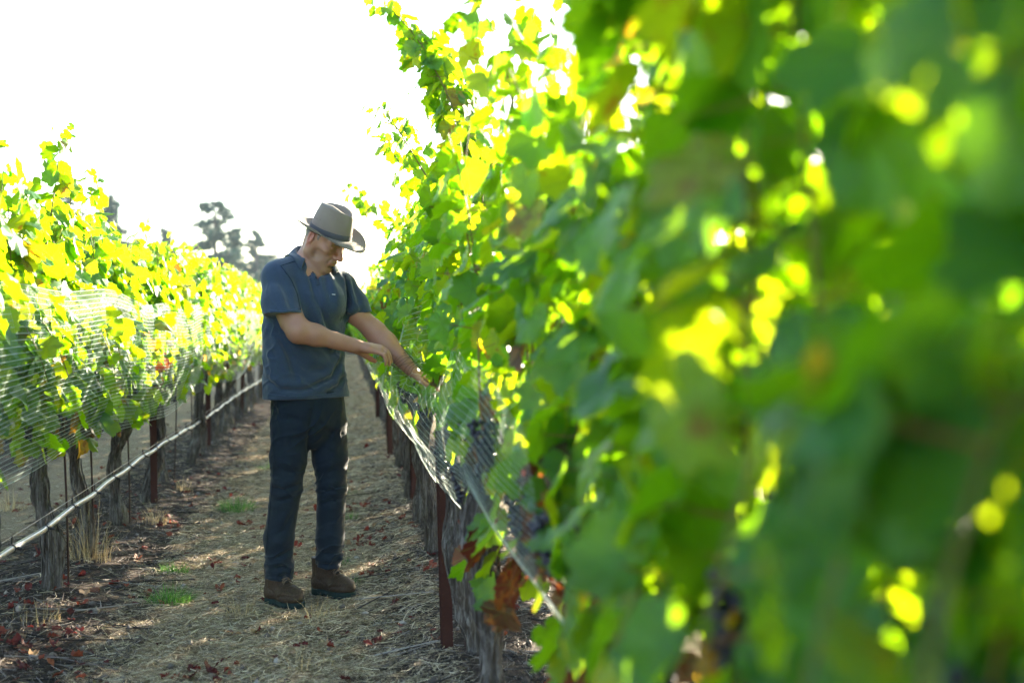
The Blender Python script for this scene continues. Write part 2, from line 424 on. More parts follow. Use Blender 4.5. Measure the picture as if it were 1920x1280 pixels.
TR_HI = [trunk_mesh(s, True) for s in range(7)]; CO_HI = [cordon_mesh(s, TR_HI[s][1], True) for s in range(7)]
TR_LO = [trunk_mesh(s, False) for s in range(5)]
GC = [cluster_mesh(s) for s in range(4)]
FO_MID = [foliage('foliage', 300 + s, True, 1.76 + .03 * (s % 3), nsh=15, size=1.1) for s in range(6)]
FO_LO = [foliage('foliage', 400 + s, False, 1.80, nsh=15, dens=.8, size=1.12) for s in range(5)]
def grow_vine(x, y, fo, k, hi, label, group, rz=0., clusters=0, r=None, base=None):
    v = empty('grapevine', (x, y, float(gz(x, y)) - .0), rz)
    tag(v, label, 'grapevine', group)
    if hi:
        obj('trunk', TR_HI[k % 7][0], v); obj('cordon', CO_HI[k % 7], v)
    else: obj('trunk', TR_LO[k % 5][0], v)
    f = obj('foliage', fo, v)
    for _ in range(clusters):
        g = obj('grape_cluster', GC[r.integers(4)], v); sd = -1 if r.random() < .6 else 1
        if x < -1: sd = 1 if r.random() < .7 else -1
        g.location = (sd * r.uniform(.03, .13), r.uniform(-.5, .5), r.uniform(.78, 1.02)); g.rotation_euler = (r.normal(0, .15), r.normal(0, .15), r.uniform(0, 6))
    return v
ORD = ['first', 'second', 'third', 'fourth', 'fifth', 'sixth', 'seventh', 'eighth', 'ninth', 'tenth', 'eleventh', 'twelfth', 'thirteenth', 'fourteenth', 'fifteenth', 'sixteenth']
GL, GR = 'grapevines of the left trellis row', 'grapevines of the right trellis row'
r = rng(77)
# ---- left row: trunk bases read from the photograph at Y = 4.8, 6.1, 7.0 ...
LY = [4.95, 6.12, 6.95, 8.1, 9.05, 10.15, 11.3, 12.4, 13.5] + [13.5 + SPACING * k for k in range(1, 44)]
def arc(p0, p1, p2, n=14):
    t = np.linspace(0, 1, n)[:, None]; p0, p1, p2 = map(np.array, (p0, p1, p2)); return p0 * (1 - t) ** 2 + 2 * p1 * t * (1 - t) + p2 * t * t
EXL = {1: [arc((0, -.1, 1.5), (.04, .0, 1.9), (.05, .05, 2.13)), arc((.0, .3, 1.5), (.05, .3, 1.8), (.02, .35, 1.93))],
       2: [arc((0, .2, 1.5), (.02, .25, 1.8), (.04, .1, 2.03))], 0: [arc((0, -.2, 1.5), (.1, -.1, 1.8), (.05, 0, 1.95))]}
LLAB = ['leafy grapevine cut off by the left picture edge behind bright netting', 'grapevine with the leftmost whole trunk, tall shoot above it',
        'grapevine second from the left, dry stalks at its foot', 'grapevine third from the left, trunk leaning at its base',
        'grapevine fourth from the left, just before the first rusty post', 'grapevine right behind the first rusty post of the left row']
for i, y in enumerate(LY):
    hi = i < 12
    if i < 6: fo = foliage('foliage', 500 + i, True, (1.72, 1.66, 1.70, 1.70, 1.72, 1.74)[i], nsh=20, extra=EXL.get(i, ()), skirt=60, size=1.15, dens=1.2)
    elif i < 14: fo = FO_MID[i % 6]
    else: fo = FO_LO[i % 5]
    lab = LLAB[i] if i < 6 else (f'{ORD[i - 1]} grapevine from the left along the left row, in strong backlight' if i < 13 else 'distant sunlit grapevine far down the left row')
    grow_vine(ROW_L + r.normal(0, .025), y, fo, i + 1, hi, lab, GL, 0 if i < 6 else r.choice([0, math.pi]), (6 if i < 8 else 3) if hi else 0, r)
# ---- right row, beside the camera and running past the man
RY = [.45 + SPACING * k for k in range(0, 53)]
def behind_net(f):
    return lambda P, r: f(P, r) & ~((P[:, 2] < 1.22) & (P[:, 0] < -.10)) 
def farther(sh):  # the row's face stands back a little beside the camera
    return lambda P, r: (P[:, 0] > sh) | (P[:, 2] > 2.0)
def clear_arms(vx, vy):     # his arms keep the leaves out of their way
    def f(P, r):
        X, Y, Z = P[:, 0] + vx, P[:, 1] + vy, P[:, 2]
        a = (X < .36) & (Z > .98) & (Z < 1.47) & (Y < 6.15) & (Y > 4.2)
        b = (np.abs(Y - 5.93) < .16) & (Z > 1.0) & (Z < 1.25) & (X < .44)
        return ~(a | b) & ((P[:, 0] > -.26) | (Z > 2.0))
    return f
EXR = {4: [arc((0, 0, 1.75), (-.08, .0, 2.25), (-.40, .02, 2.46)), arc((.02, .06, 1.7), (-.05, .05, 2.18), (-.34, .05, 2.40)), arc((0, -.06, 1.6), (-.04, -.05, 2.10), (-.24, -.04, 2.27)), arc((0, .3, 1.8), (.05, .4, 2.3), (.1, .45, 2.46)), arc((.0, 0, 1.8), (.0, .1, 2.15), (-.2, .1, 2.25))],
       3: [arc((0, .1, 1.8), (.1, .2, 2.2), (.15, .2, 2.36)), arc((0, -.1, 1.8), (-.05, -.2, 2.1), (-.2, -.2, 2.16))],
       5: [arc((-.02, .3, 1.8), (-.1, .5, 2.15), (-.33, .6, 2.3)), arc((-.02, .1, 1.8), (-.2, .1, 2.1), (-.28, .1, 2.22))],
       6: [arc((0, 0, 1.8), (-.2, 0, 2.15), (-.30, .1, 2.27))],
       8: [arc((0, 0, 1.7), (-.3, .1, 2.1), (-.46, .2, 2.2))]}
RLAB = ['grapevine nearest the lens, a green blur at the right picture edge', 'strongly blurred grapevine filling the right side of the picture',
        'blurred grapevine with pale hanging leaves right of centre', 'blurred grapevine with dried red leaves low in its canopy',
        'grapevine whose long shoot arches to the upper left over the sky', 'grapevine beside the man, its leaves around his reaching hand',
        'grapevine in focus just beyond the man, sunlit shoots above his hat']
for i, y in enumerate(RY):
    hi = i < 13
    x = ROW_R + (.07, .05, .03, .0)[i] if i < 4 else ROW_R + r.normal(0, .02)
    if i < 9: fo = foliage('foliage', 600 + i, True, (2.2, 2.1, 1.74, 1.80)[i] if i < 4 else 1.88, nsh=12, flop=0 if i in (2, 3, 4, 5, 6) else 3, extra=EXR.get(i, ()), skirt=(90, 90, 130, 120)[i] if i < 4 else 40, sk=(.42, .42, .38, .34)[i] if i < 4 else .20, thick=1.0 if i > 3 else 1.1, redlow=2.2 if i in (2, 3) else .2 if i < 2 else 1., dens=(1.15 if i < 3 else 1.0 if i < 6 else 1.1), size=1.06,
                           cut=behind_net(farther(-.22)) if i in (2, 3) else farther(-.26 if i > 3 else -.25) if i not in (4, 5, 6) else behind_net(clear_arms(x, y)), zc=.86 if i > 3 else .78)
    elif i < 15: fo = FO_MID[i % 6]
    else: fo = FO_LO[(i + 2) % 5]
    lab = RLAB[i] if i < 7 else (f'{ORD[i - 6]} grapevine beyond the man along the right row' if i < 14 else 'distant grapevine far down the right row')
    grow_vine(x, y, fo, i + 3, hi, lab, GR, 0 if i < 9 else r.choice([0, math.pi]), (9 if i in (2, 3) else 4 if i < 8 else 3) if hi else 0, r)
# ---- the next rows on either side
for k in range(20):
    grow_vine(ROW_L2, 5 + SPACING * 1.5 * k if False else 4.2 + SPACING * k, FO_LO[k % 5], k, False, 'grapevine of the next row, glimpsed behind the left row', 'grapevines of the row behind the left row')
for k in range(52):
    grow_vine(ROW_R2, 1.2 + SPACING * k, FO_LO[(k + 3) % 5] if k > 6 else FO_MID[k % 6], k, False, 'grapevine of the next row, glimpsed behind the right row', 'grapevines of the row behind the right row').scale.z = .87  # row lengthened to shade the far path, flattened so more low sun clears it

# ---------------------------------------------------------------- posts, stakes, wires, hose
def post_mesh():
    b = Bag(); H = 1.75
    b.box((0, 0, H / 2 - .1), (.004, .045, H), a=0); b.box((.021, 0, H / 2 - .1), (.038, .005, H - .004)); b.box((.040, 0, H / 2 - .1), (.004, .024, H - .008))
    for z in np.arange(.2, 1.9, .08): b.box((-.004, .016, z), (.005, .006, .022))
    return b.mesh('trellis_post', [M['rust']], smooth=False)
PM = post_mesh()
for i, (x, y, lab) in enumerate([(ROW_L + .07, 8.98, 'rust red steel post in the left row, fourth vine from left'), (ROW_L + .02, 12.95, 'thin rusty post, second along the left row'),
        (ROW_L, 17.3, 'far rusty post third along the left row'), (ROW_L, 21.6, 'farthest visible rusty post of the left row'),
        (ROW_R - .085, 4.86, 'rust red steel post beside a shaggy trunk, close to the camera'), (ROW_R + .0, 8.9, 'rusty post low behind the netting, second in the right row'),
        (ROW_R - .06, 11.9, 'rusty post with bare shaft seen right of the man'), (ROW_R - .06, 16.5, 'small rusty post farthest down the right row')]):
    o = obj('trellis_post', PM); o.location = (x, y, 0); o.scale.z = .52 if i == 4 else 1; o.rotation_euler = (R(.8 * ((i * 7) % 3 - 1)), R(3.5 if i == 4 else .6), R(90 + 5 * i)); tag(o, lab, 'post', 'steel posts of the trellis rows')
def stake_mesh():
    b = Bag(); z = np.linspace(-.1, 1.0, 12); b.tube(np.stack([.003 * np.sin(z * 5), 0 * z, z], 1), .0055, 6); return b.mesh('vine_stake', [M['rod']])
SM = stake_mesh()
for i, y in enumerate(LY[:16]):
    o = obj('vine_stake', SM); o.location = (ROW_L + .04, y + (.06 if i != 1 else -.10), 0) ; o.rotation_euler = (R(r.normal(0, 1)), R(r.normal(0, 1)), 0)
    if i == 1: o.location = (ROW_L + .09, y + .03, 0)
    tag(o, f'thin dark steel stake beside the {ORD[i - 1]} trunk from the left' if 0 < i < 10 else ('thin dark stake at the trunk on the left picture edge' if i == 0 else 'thin dark stake far down the left row'), 'stake', 'thin stakes along the left row')
for i, y in enumerate(RY[3:14]):
    o = obj('vine_stake', SM); o.location = (ROW_R - .02, y + .12, 0)
    tag(o, f'thin dark steel stake by the {ORD[i]} trunk seen in the right row', 'stake', 'thin stakes along the right row')
def line(name, pts, rad, mat, lab, cat, sides=5, group=None):
    b = Bag(); b.tube(pts, rad, sides); o = obj(name, b.mesh(name, [mat])); tag(o, lab, cat, group); return o
ys = np.concatenate([np.arange(2, 20, .1), np.arange(20, 57, .5)])
def hose_xz(y):
    ph = np.interp(y, LY, np.arange(len(LY)))
    sag = -.010 * np.sin(np.pi * (ph % 1)) ** 2
    return ROW_L + .12 + .004 * np.sin(y * 1.3), .43 + sag + .01 * np.sin(y * .9)
hx, hz = hose_xz(ys)
hose = line('drip_hose', np.stack([hx, ys, hz], 1), .0125, M['hose'], 'grey drip irrigation hose running low along the left row', 'hose', 10)
line('hose_wire', np.stack([hx - .004, ys, .462 + 0 * ys], 1), .0016, M['wire'], 'thin straight wire just above the drip hose', 'wire', 4)
def clip_mesh():
    b = Bag(); b.tube([(0, -.016, 0), (0, .016, 0)], .0165, 10); b.tube([(-.004, 0, .01), (-.004, 0, .045)], .004, 5); b.tube([(.016, 0, 0), (.036, 0, -.004)], [.007, .004], 6)
    return b.mesh('hose_clip', [M['clip']])
CM = clip_mesh()
for y in np.arange(4.5, 16, .53):
    x_, z_ = hose_xz(y); c = obj('clip', CM, hose); c.location = (float(x_), y, float(z_))
for nm, X, zz, lab in (('trellis_wire', ROW_L, .875, 'trellis wire carrying the cordons of the left row'), ('trellis_wire', ROW_R, .875, 'trellis wire carrying the cordons of the right row'),
                       ('trellis_wire', ROW_L + .05, 1.5, 'upper catch wire among the leaves of the left row'), ('trellis_wire', ROW_R - .05, 1.5, 'upper catch wire among the leaves of the right row')):
    line(nm, np.stack([X + 0 * ys, ys, zz + 0 * ys], 1), .0015, M['wire'], lab, 'wire', 4, 'wires of the trellis')

# ---------------------------------------------------------------- bird nets
def net_mesh(name, S, ya, yb, nt, rad, vsp, tpts=18, grow=0.):
    b = Bag(); yy = []; y = ya
    while y < yb: yy.append(y); y += .05 if y < 11 else .05 * (1 + (y - 11) * .25)
    yy = np.array(yy)
    for i in range(nt):
        t = i / (nt - 1); P = S(yy, np.full(len(yy), t)); rr = np.full(len(yy), rad * (1.1 if i in (0, nt - 1) else 1.)) * (1 + np.clip(yy - 8, 0, 30) * grow)
        b.tube(P, rr, 3, 0, cap=False)
    y = ya; tt = np.linspace(0, 1, tpts)
    A, B = [], []
    while y < yb:
        P = S(y + .012 * np.sin(tt * 9 + y * 3), tt); A.append(P[:-1]); B.append(P[1:])
        y += vsp if y < 9 else vsp * (1 + (y - 9) * .35)
    v, f = sticks(np.vstack(A), np.vstack(B), rad * .25, rad * .25); b.add(v, f)
    return b.mesh(name, [M['net']])
def SL(y, t):
    y = np.asarray(y, float) + 0 * t
    top = 1.40 + .02 * np.sin(y * 1.3) + .01 * np.sin(y * 3.1)
    z = top + (.67 + .04 * np.sin(y * 1.1 + 1) - top) * t
    X = ROW_L + .21 + .06 * np.sin(np.pi * np.clip(t, 0, 1) ** .8) - .08 * t ** 2 + .006 * np.sin(y * 2.1 + 2 * t) + .004 * np.sin(y * 5.3 + 5 * t) + .006 * np.sin(t * 9 + y)
    return np.stack([X, y, z + .006 * np.sin(y * 3.1 + t * 7)], -1)
net = obj('bird_net', net_mesh('bird_net', SL, 3.6, 50, 36, .0012, .026, grow=.14)); tag(net, 'white bird netting draped along the left row, glaring in the sun', 'net')  # strands thicken with distance to imitate stronger sun glare
FA = None    # filled in from the man's forearm
def SR(y, t):
    y = np.asarray(y, float) + 0 * t
    top = np.interp(y, [0, 1.5, 3.5, 4.6, 5.6, 6.1, 7.5, 30], [.98, 1.0, 1.14, 1.24, 1.36, 1.36, 1.20, 1.15]) + .015 * np.sin(y * 4)
    bot = np.interp(y, [0, 3, 5, 6, 8, 30], [.64, .62, .60, .58, .60, .60]) + .03 * np.sin(y * 2.3)
    z = top + (bot - top) * t
    X = ROW_R - .17 + np.interp(y, [0, 2.5, 4, 5], [.06, .05, .03, 0]) - np.interp(y, [2, 3.5, 4.6, 8], [.0, .03, .06, .09]) * np.sin(np.pi * t ** 1.3) + .12 * t ** 3 + .010 * np.sin(y * 2.7 + 3 * t) + .008 * np.sin(t * 9 + y * 2) + .005 * np.sin(y * 6.5 - 4 * t)
    lift = np.exp(-((y - 5.4) / np.where(y < 5.4, 1.5, .75)) ** 2) / (1 + np.exp(-(z - 1.0) / .04)); X = X + lift * .13
    P = np.stack([X, y, z], -1)
    if FA is not None:
        for a in FA:       # the net is drawn in round the forearm that reaches through it
            d = P - a[0]; g = np.exp(-((d ** 2).sum(-1)) / a[1] ** 2)[..., None]; P = P - d * g * a[2]
    return P
# ---------------------------------------------------------------- litter, straw, grass
def scatter_xy(r, n, xa, xb, ya=4.2, yb=16):
    # denser near the camera
    u = r.random(n); y = ya * (yb / ya) ** u
    return r.uniform(xa, xb, n), y
def m_attr(name, stops, rough=.8, trans=0.):
    t = NT(name); c = t.ramp(t.attr('tint'), stops); p = t.bsdf(c, rough, .25)
    if not trans: return t.end(p)
    tr = t.n('ShaderNodeBsdfTranslucent', {'Color': c}); mx = t.n('ShaderNodeMixShader', {0: trans}); t.t.links.new(p.outputs[0], mx.inputs[1]); t.t.links.new(tr.outputs[0], mx.inputs[2])
    return t.end(mx)
M['straw'] = m_attr('dry_straw', [(0, (.11, .08, .053)), (.3, (.26, .20, .13)), (.7, (.44, .355, .24)), (1, (.64, .55, .41))], .7, .2)
M['twig'] = m_attr('twigs', [(0, (.014, .011, .010)), (.5, (.055, .042, .036)), (.8, (.13, .105, .092)), (1, (.31, .27, .245))])
M['dead'] = m_attr('fallen_leaf', [(0, (.06, .014, .014)), (.5, (.15, .026, .022)), (.8, (.20, .055, .03)), (1, (.30, .20, .12))], .7, .3)
M['grass'] = m_attr('green_grass', [(0, (.03, .10, .012)), (.6, (.06, .20, .03)), (1, (.20, .34, .08))], .5, .4)
M['dryg'] = m_attr('dry_grass', [(0, (.30, .21, .10)), (1, (.62, .50, .29))], .6, .35)
def blades(x, y, ln, wd, lift, r, zoff=.003):
    """flat bent blades lying on the ground, two quads each"""
    n = len(x); a = r.uniform(0, 2 * np.pi, n); d = np.stack([np.cos(a), np.sin(a)], 1); s = np.stack([-d[:, 1], d[:, 0]], 1)
    bend = r.normal(0, .15, n)
    pts = []
    for k, t in enumerate((-.5, 0, .5)):
        px = x + d[:, 0] * ln * t + s[:, 0] * bend * ln * (abs(t) * 2); py = y + d[:, 1] * ln * t + s[:, 1] * bend * ln * (abs(t) * 2)
        z = gz(px, py) + zoff + (lift[0] * (1 - k / 2) + lift[1] * k / 2) * ln
        for e in (-.5, .5): pts.append(np.stack([px + s[:, 0] * wd * e, py + s[:, 1] * wd * e, z + abs(e) * 0 + (wd * .6 * e)], 1))
    V = np.stack(pts, 1).reshape(-1, 3); f = np.array([[0, 1, 3, 2], [2, 3, 5, 4]])
    return V, (f[None] + (np.arange(n) * 6)[:, None, None]).reshape(-1, 4)
def litter():
    r = rng(5)
    x, y = scatter_xy(r, 175000, -1.0, .42, 4.1, 22); keep = r.random(len(x)) < np.clip(1.25 - np.abs(x + .30) / .85 + .5 * vnoise(np.stack([x, y], 1), 2.2, 8), .12, 1)
    x2, y2 = scatter_xy(r, 6000, -2.9, -.9, 4.1, 16)
    x = np.concatenate([x[keep], x2]); y = np.concatenate([y[keep], y2])
    x3, y3 = scatter_xy(r, 26000, -1.0, .42, 15, 50)
    x = np.concatenate([x, x3]); y = np.concatenate([y, y3]); n = len(x)
    ln = r.uniform(.010, .06, n) * (1 + (y - 4) * .06); wd = r.uniform(.0010, .0026, n) * (1 + (y - 4) * .10)
    V, F = blades(x, y, ln, wd, (np.abs(r.normal(0, .14, n)), np.abs(r.normal(0, .18, n))), r)
    tag(obj('straw_litter', mesh_np('straw_litter', V, [F], [M['straw']], None, False, {'tint': np.repeat(r.random(n), 6)})), 'short dry straw and cut grass covering the path between the rows', 'straw', kind='stuff')
    # twigs and bark under the rows
    x, y = scatter_xy(r, 12000, -2.0, -.80, 4.1, 18); x2, y2 = scatter_xy(r, 9000, .12, 1.0, 4.1, 18)
    x = np.concatenate([x, x2]); y = np.concatenate([y, y2]); n = len(x)
    ln = np.where(r.random(n) < .025, r.uniform(.12, .4, n), r.uniform(.02, .11, n)); a = np.where(r.random(n) < .5, r.normal(1.57, .5, n), r.uniform(0, 6.28, n))
    a = np.where(ln > .14, r.normal(.4, .4, n), a)
    rad = np.clip(ln * .02, .0010, .0035) * r.uniform(.6, 1.3, n)
    dx, dy = np.cos(a) * ln / 2, np.sin(a) * ln / 2
    A = np.stack([x - dx, y - dy, gz(x - dx, y - dy) + rad + r.uniform(0, .012, n)], 1); B = np.stack([x + dx, y + dy, gz(x + dx, y + dy) + rad + r.uniform(0, .02, n)], 1)
    V, F = sticks(A, B, rad, rad * .6, 4)
    tag(obj('twig_mulch', mesh_np('twig_mulch', V, [F], [M['twig']], None, False, {'tint': np.repeat(r.random(n), 8)})), 'dark mulch of twigs, bark and prunings under the vine rows', 'mulch', kind='stuff')
    # red fallen leaves, in drifts
    cx, cy = [], []
    for (px, py, k, sp) in [(-1.30, 5.3, 30, .14), (-1.25, 6.0, 26, .2), (-1.1, 5.1, 14, .12), (-1.5, 7.2, 16, .2), (-1.15, 8.2, 26, .18), (-1.0, 9.6, 20, .2), (-.5, 4.75, 16, .06), (-.42, 5.35, 6, .05), (-.55, 6.4, 8, .09), (-.6, 6.9, 7, .08),
                             (.1, 7.4, 26, .10), (.05, 8.8, 26, .14), (.1, 10.2, 18, .14), (.35, 6.5, 16, .16), (.3, 7.9, 16, .12), (-.02, 5.1, 7, .08), (-.6, 8, 5, .1), (.42, 5.2, 14, .2), (-2.6, 7.2, 50, .4), (-2.4, 9.5, 50, .5), (-1.9, 6.3, 20, .2), (-.95, 4.7, 16, .13), (-1.05, 4.5, 10, .1)]:
        cx += list(px + r.normal(0, sp, k)); cy += list(py + r.normal(0, sp, k))
    xs_, ys_ = scatter_xy(r, 320, -2.4, 1.0, 4.2, 20); cx += list(xs_); cy += list(ys_)
    cx, cy = np.array(cx), np.array(cy); n = len(cx)
    P = np.stack([cx, cy, gz(cx, cy) + r.uniform(.006, .026, n)], 1)
    ax = np.stack([np.cos(a_ := r.uniform(0, 6.28, n)), np.sin(a_), r.normal(0, .25, n)], 1); nr = np.stack([r.normal(0, .35, n), r.normal(0, .35, n), np.ones(n)], 1)
    V, F, ta, luv = leaves_arrays(P, ax, nr, r.uniform(.014, .033, n), np.where(r.random(n) < .12, 1., r.random(n) * .85), True, r, 2.6)
    V[:, 2] = np.maximum(V[:, 2], gz(V[:, 0], V[:, 1]) + .002)
    tag(obj('fallen_leaves', mesh_np('fallen_leaves', V, [F], [M['dead']], None, True, {'tint': ta, 'luv': luv})), 'curled red and brown vine leaves fallen on the ground', 'fallen leaves', kind='stuff')
    # small clods and pebbles
    x, y = scatter_xy(r, 2600, -1.9, 1.0, 4.1, 15); iv, if_ = ico(); n = len(x); s = r.uniform(.003, .011, n) * r.choice([1, 1, 1, 1.8], n)
    V = iv[None] * s[:, None, None] * r.uniform(.6, 1.3, (n, 1, 3)) * r.uniform(.85, 1.15, (n, len(iv), 1)) + np.stack([x, y, gz(x, y) + s * .4], 1)[:, None]
    F = (if_[None] + (np.arange(n) * len(iv))[:, None, None]).reshape(-1, 3)
    tag(obj('clods', mesh_np('clods', V.reshape(-1, 3), [F], [M['twig']], None, False, {'tint': np.repeat(r.uniform(.5, 1, n), len(iv))})), 'small clods and pebbles scattered over the soil', 'clods', kind='stuff')
litter()
def tuft(x, y, n, rad, h, mat, lab, name='grass_tuft', cat='grass tuft', seed=0, spread=.5, group=None, w=.0016):
    r = rng(seed + 50); a = r.uniform(0, 6.28, n); q = rad * np.sqrt(r.random(n)); bx = q * np.cos(a); by = q * np.sin(a)
    hh = h * r.uniform(.35, 1.25, n) * (1.15 - .75 * q / rad); la = a + r.normal(0, .8, n); ln = hh * np.abs(r.normal(0, spread, n)); cx_, sx = np.cos(la), np.sin(la)
    pts = []
    ang = r.uniform(0, 6.28, n); wx, wy = np.cos(ang), np.sin(ang)
    for t in (0, .35, .7, 1):
        c = np.stack([bx + cx_ * ln * t ** 1.8, by + sx * ln * t ** 1.8, hh * (t - .25 * t * t * (ln / (hh + 1e-6))) - .01], 1); wd = w * (1 - .8 * t)
        for e in (-1, 1): pts.append(c + e * np.stack([wx, wy, 0 * wx], 1) * wd)
    V = np.stack(pts, 1).reshape(-1, 3); f = np.array([[0, 1, 3, 2], [2, 3, 5, 4], [4, 5, 7, 6]])
    F = (f[None] + (np.arange(n) * 8)[:, None, None]).reshape(-1, 4)
    o = obj(name, mesh_np(name, V, [F], [mat], None, False, {'tint': np.repeat(r.random(n), 8)})); o.location = (x, y, float(gz(x, y))); tag(o, lab, cat, group)
GG = 'green grass tufts on the ground'
def WP(px, py):   # ground point under a pixel of the photograph
    a = (px - 960) / FPX; u = (640 - py) / FPX; p = R(PITCH)
    d = np.array([a, math.cos(p) + u * math.sin(p), -math.sin(p) + u * math.cos(p)]); t = -CAM_H / d[2]; xc, zc = d[0] * t, d[1] * t
    b = R(YAW); return xc * math.cos(b) + zc * math.sin(b), -xc * math.sin(b) + zc * math.cos(b)
for i, (px, py, n, rad, h, lab) in enumerate([(318, 1125, 420, .10, .075, 'green grass tuft nearest the camera, left edge of the path'), (325, 1072, 330, .08, .06, 'green grass tuft just behind the nearest one'),
        (445, 955, 420, .13, .09, 'bright green grass tuft left of the man\'s knees'), (505, 878, 200, .10, .07, 'small green tuft against the man\'s right thigh'),
        (662, 972, 130, .06, .04, 'low green tuft right of the man\'s left shin'), (648, 1056, 110, .05, .035, 'low green tuft just behind the man\'s left boot'), (672, 1092, 90, .04, .035, 'tiny green tuft at the toe of the left boot'),
        (660, 925, 120, .07, .04, 'faint green tuft farther up the path')]):
    x, y = WP(px, py); tuft(x, y, int(n * 1.0), rad * 1.0, h * 1.5, M['grass'], lab, seed=i, spread=.9, group=GG, w=.0020)
GD = 'dry grass tufts on the ground'
for i, (px, py, n, rad, h, lab) in enumerate([(600, 1160, 70, .10, .14, 'thin dry grass stalks in front of the man\'s boots'), (170, 1062, 90, .10, .42, 'tall dry grass stalks at the foot of a left trunk'),
        (452, 1150, 60, .07, .12, 'pale dry grass tuft on the path left of the boots'), (60, 1180, 50, .12, .14, 'sparse dry grass in the dark mulch at lower left'), (290, 985, 60, .08, .16, 'dry grass tuft around the foot of the first rusty post'),
        (560, 1245, 80, .16, .08, 'low dry grass at the bottom picture edge'), (20, 700 + 255, 60, .1, .25, 'dry stalks under the net at the left edge'), (530, 1010, 60, .1, .06, 'short dry grass left of the man\'s shin'), (345, 925, 50, .07, .15, 'dry grass between two left trunks')]):
    x, y = WP(px, py); tuft(x, y, n, rad, h, M['dryg'], lab, 'dry_grass', 'dry grass', seed=20 + i, spread=.55, group=GD)

# ---------------------------------------------------------------- far end of the rows and trees on the skyline
def hedge(x, y, wx, h, seed, lab):
    r = rng(seed); n = 900; P = np.stack([r.normal(0, wx * .3, n), r.normal(0, .7, n), h * r.uniform(0, 1, n) ** .8], 1); P[:, 2] *= 1 - .35 * (np.abs(P[:, 0]) / wx) ** 2
    V, F, ta, luv = leaves_arrays(P, r.normal(size=(n, 3)) + [0, 0, -.6], r.normal(size=(n, 3)), r.uniform(.16, .30, n), r.random(n) * .93, False, r)
    s = empty('bush', (x, y, 0)); tag(s, lab, 'bush', 'bushes across the far end of the path')
    obj('crown', mesh_np('crown', V, [F], [M['leaf']], None, True, {'tint': ta, 'luv': luv}), s)
    b = Bag()
    for k in range(5): b.tube([(0, 0, -.1), (r.normal(0, .2), r.normal(0, .1), h * .4), (r.normal(0, .5), r.normal(0, .2), h * .8)], [.05, .03, .01], 5)
    obj('stems', b.mesh('stems', [M['bark']]), s)
for i in range(9): hedge(-7 + 1.9 * i, 59 + (i % 3), 2.2, 2.0 + .3 * math.sin(i * 2.2), 70 + i, 'leafy green bush closing the far end of the path')
M['needle'] = m_attr('conifer_needles', [(0, (.015, .05, .045)), (1, (.04, .09, .07))], .7, .15)
def conifer(px, ptop, dist, wid, seed, lab, kind='fir'):
    r = rng(seed); a = (px - 960) / FPX; x = a * dist * math.cos(R(YAW)) + dist * math.sin(R(YAW)); y = dist * math.cos(R(YAW)) - a * dist * math.sin(R(YAW))
    H = CAM_H + (605 - ptop) / FPX * dist; wm = wid / FPX * dist / 2 * 1.5
    s = empty('conifer', (x, y, 0)); tag(s, lab, 'tree', 'conifers on the skyline')
    b = Bag(); b.tube([(0, 0, -.2), (.05, 0, H * .5), (0, .05, H * .98)], [.30, .22, .07], 7)
    P = []; nb = 64
    for i in range(nb):
        z = H * (.25 + .74 * (i + r.random()) / nb); f = (H - z) / (H * .75); L_ = wm * (.18 + 1.0 * f ** .8) * r.uniform(.25, 1.45)
        if r.random() < .14: continue
        an = r.uniform(0, 6.28); d = np.array([math.cos(an), math.sin(an), r.uniform(-.35, .25)])
        tip = np.array([0, 0, z]) + d * L_; b.tube([(0, 0, z), (d * L_ * .5 + [0, 0, z]), tip], [.05, .03, .012], 4)
        m = int(10 + 34 * L_ / wm); t = r.uniform(.25, 1.05, m)[:, None]
        P.append(np.array([0, 0, z]) + d * L_ * t + r.normal(0, .05 + .035 * L_, (m, 3)) * [1, 1, .7])
    P = np.vstack(P); P = np.repeat(P, 6, 0) + r.normal(0, .10, (len(P) * 6, 3)); n = len(P)
    ax = unit(r.normal(size=(n, 3)) + [0, 0, -.3]); sd = unit(np.cross(ax, r.normal(size=(n, 3)))); L_ = r.uniform(.16, .36, (n, 1)); W_ = L_ * .28
    V = np.stack([P - sd * W_, P + sd * W_, P + ax * L_], 1).reshape(-1, 3); F = np.arange(3 * n).reshape(-1, 3)
    obj('trunk', b.mesh('trunk', [M['bark']]), s)
    obj('crown', mesh_np('crown', V, [F], [M['needle']], None, False, {'tint': np.repeat(r.random(n), 3)}), s)
for i, (px, pt, d, wd, lab) in enumerate([(128, 335, 95, 60, 'pale conifer tip above the tall shoot of the left row'), (212, 368, 95, 70, 'pale conifer top left of the sky gap, second from the left'),
        (312, 430, 120, 44, 'small pale conifer top, third from the left'), (403, 373, 100, 110, 'tallest tree on the skyline, open ragged crown'), (441, 432, 104, 50, 'leaning shorter treetop right of the tallest tree'),
        (481, 432, 120, 66, 'pale conifer just left of the man\'s shoulder'), (505, 478, 130, 60, 'lowest treetop half hidden by the man\'s shoulder'), (372, 488, 140, 40, 'tiny treetop left of the tallest tree')]):
    conifer(px, pt, d, wd, 800 + i, lab)
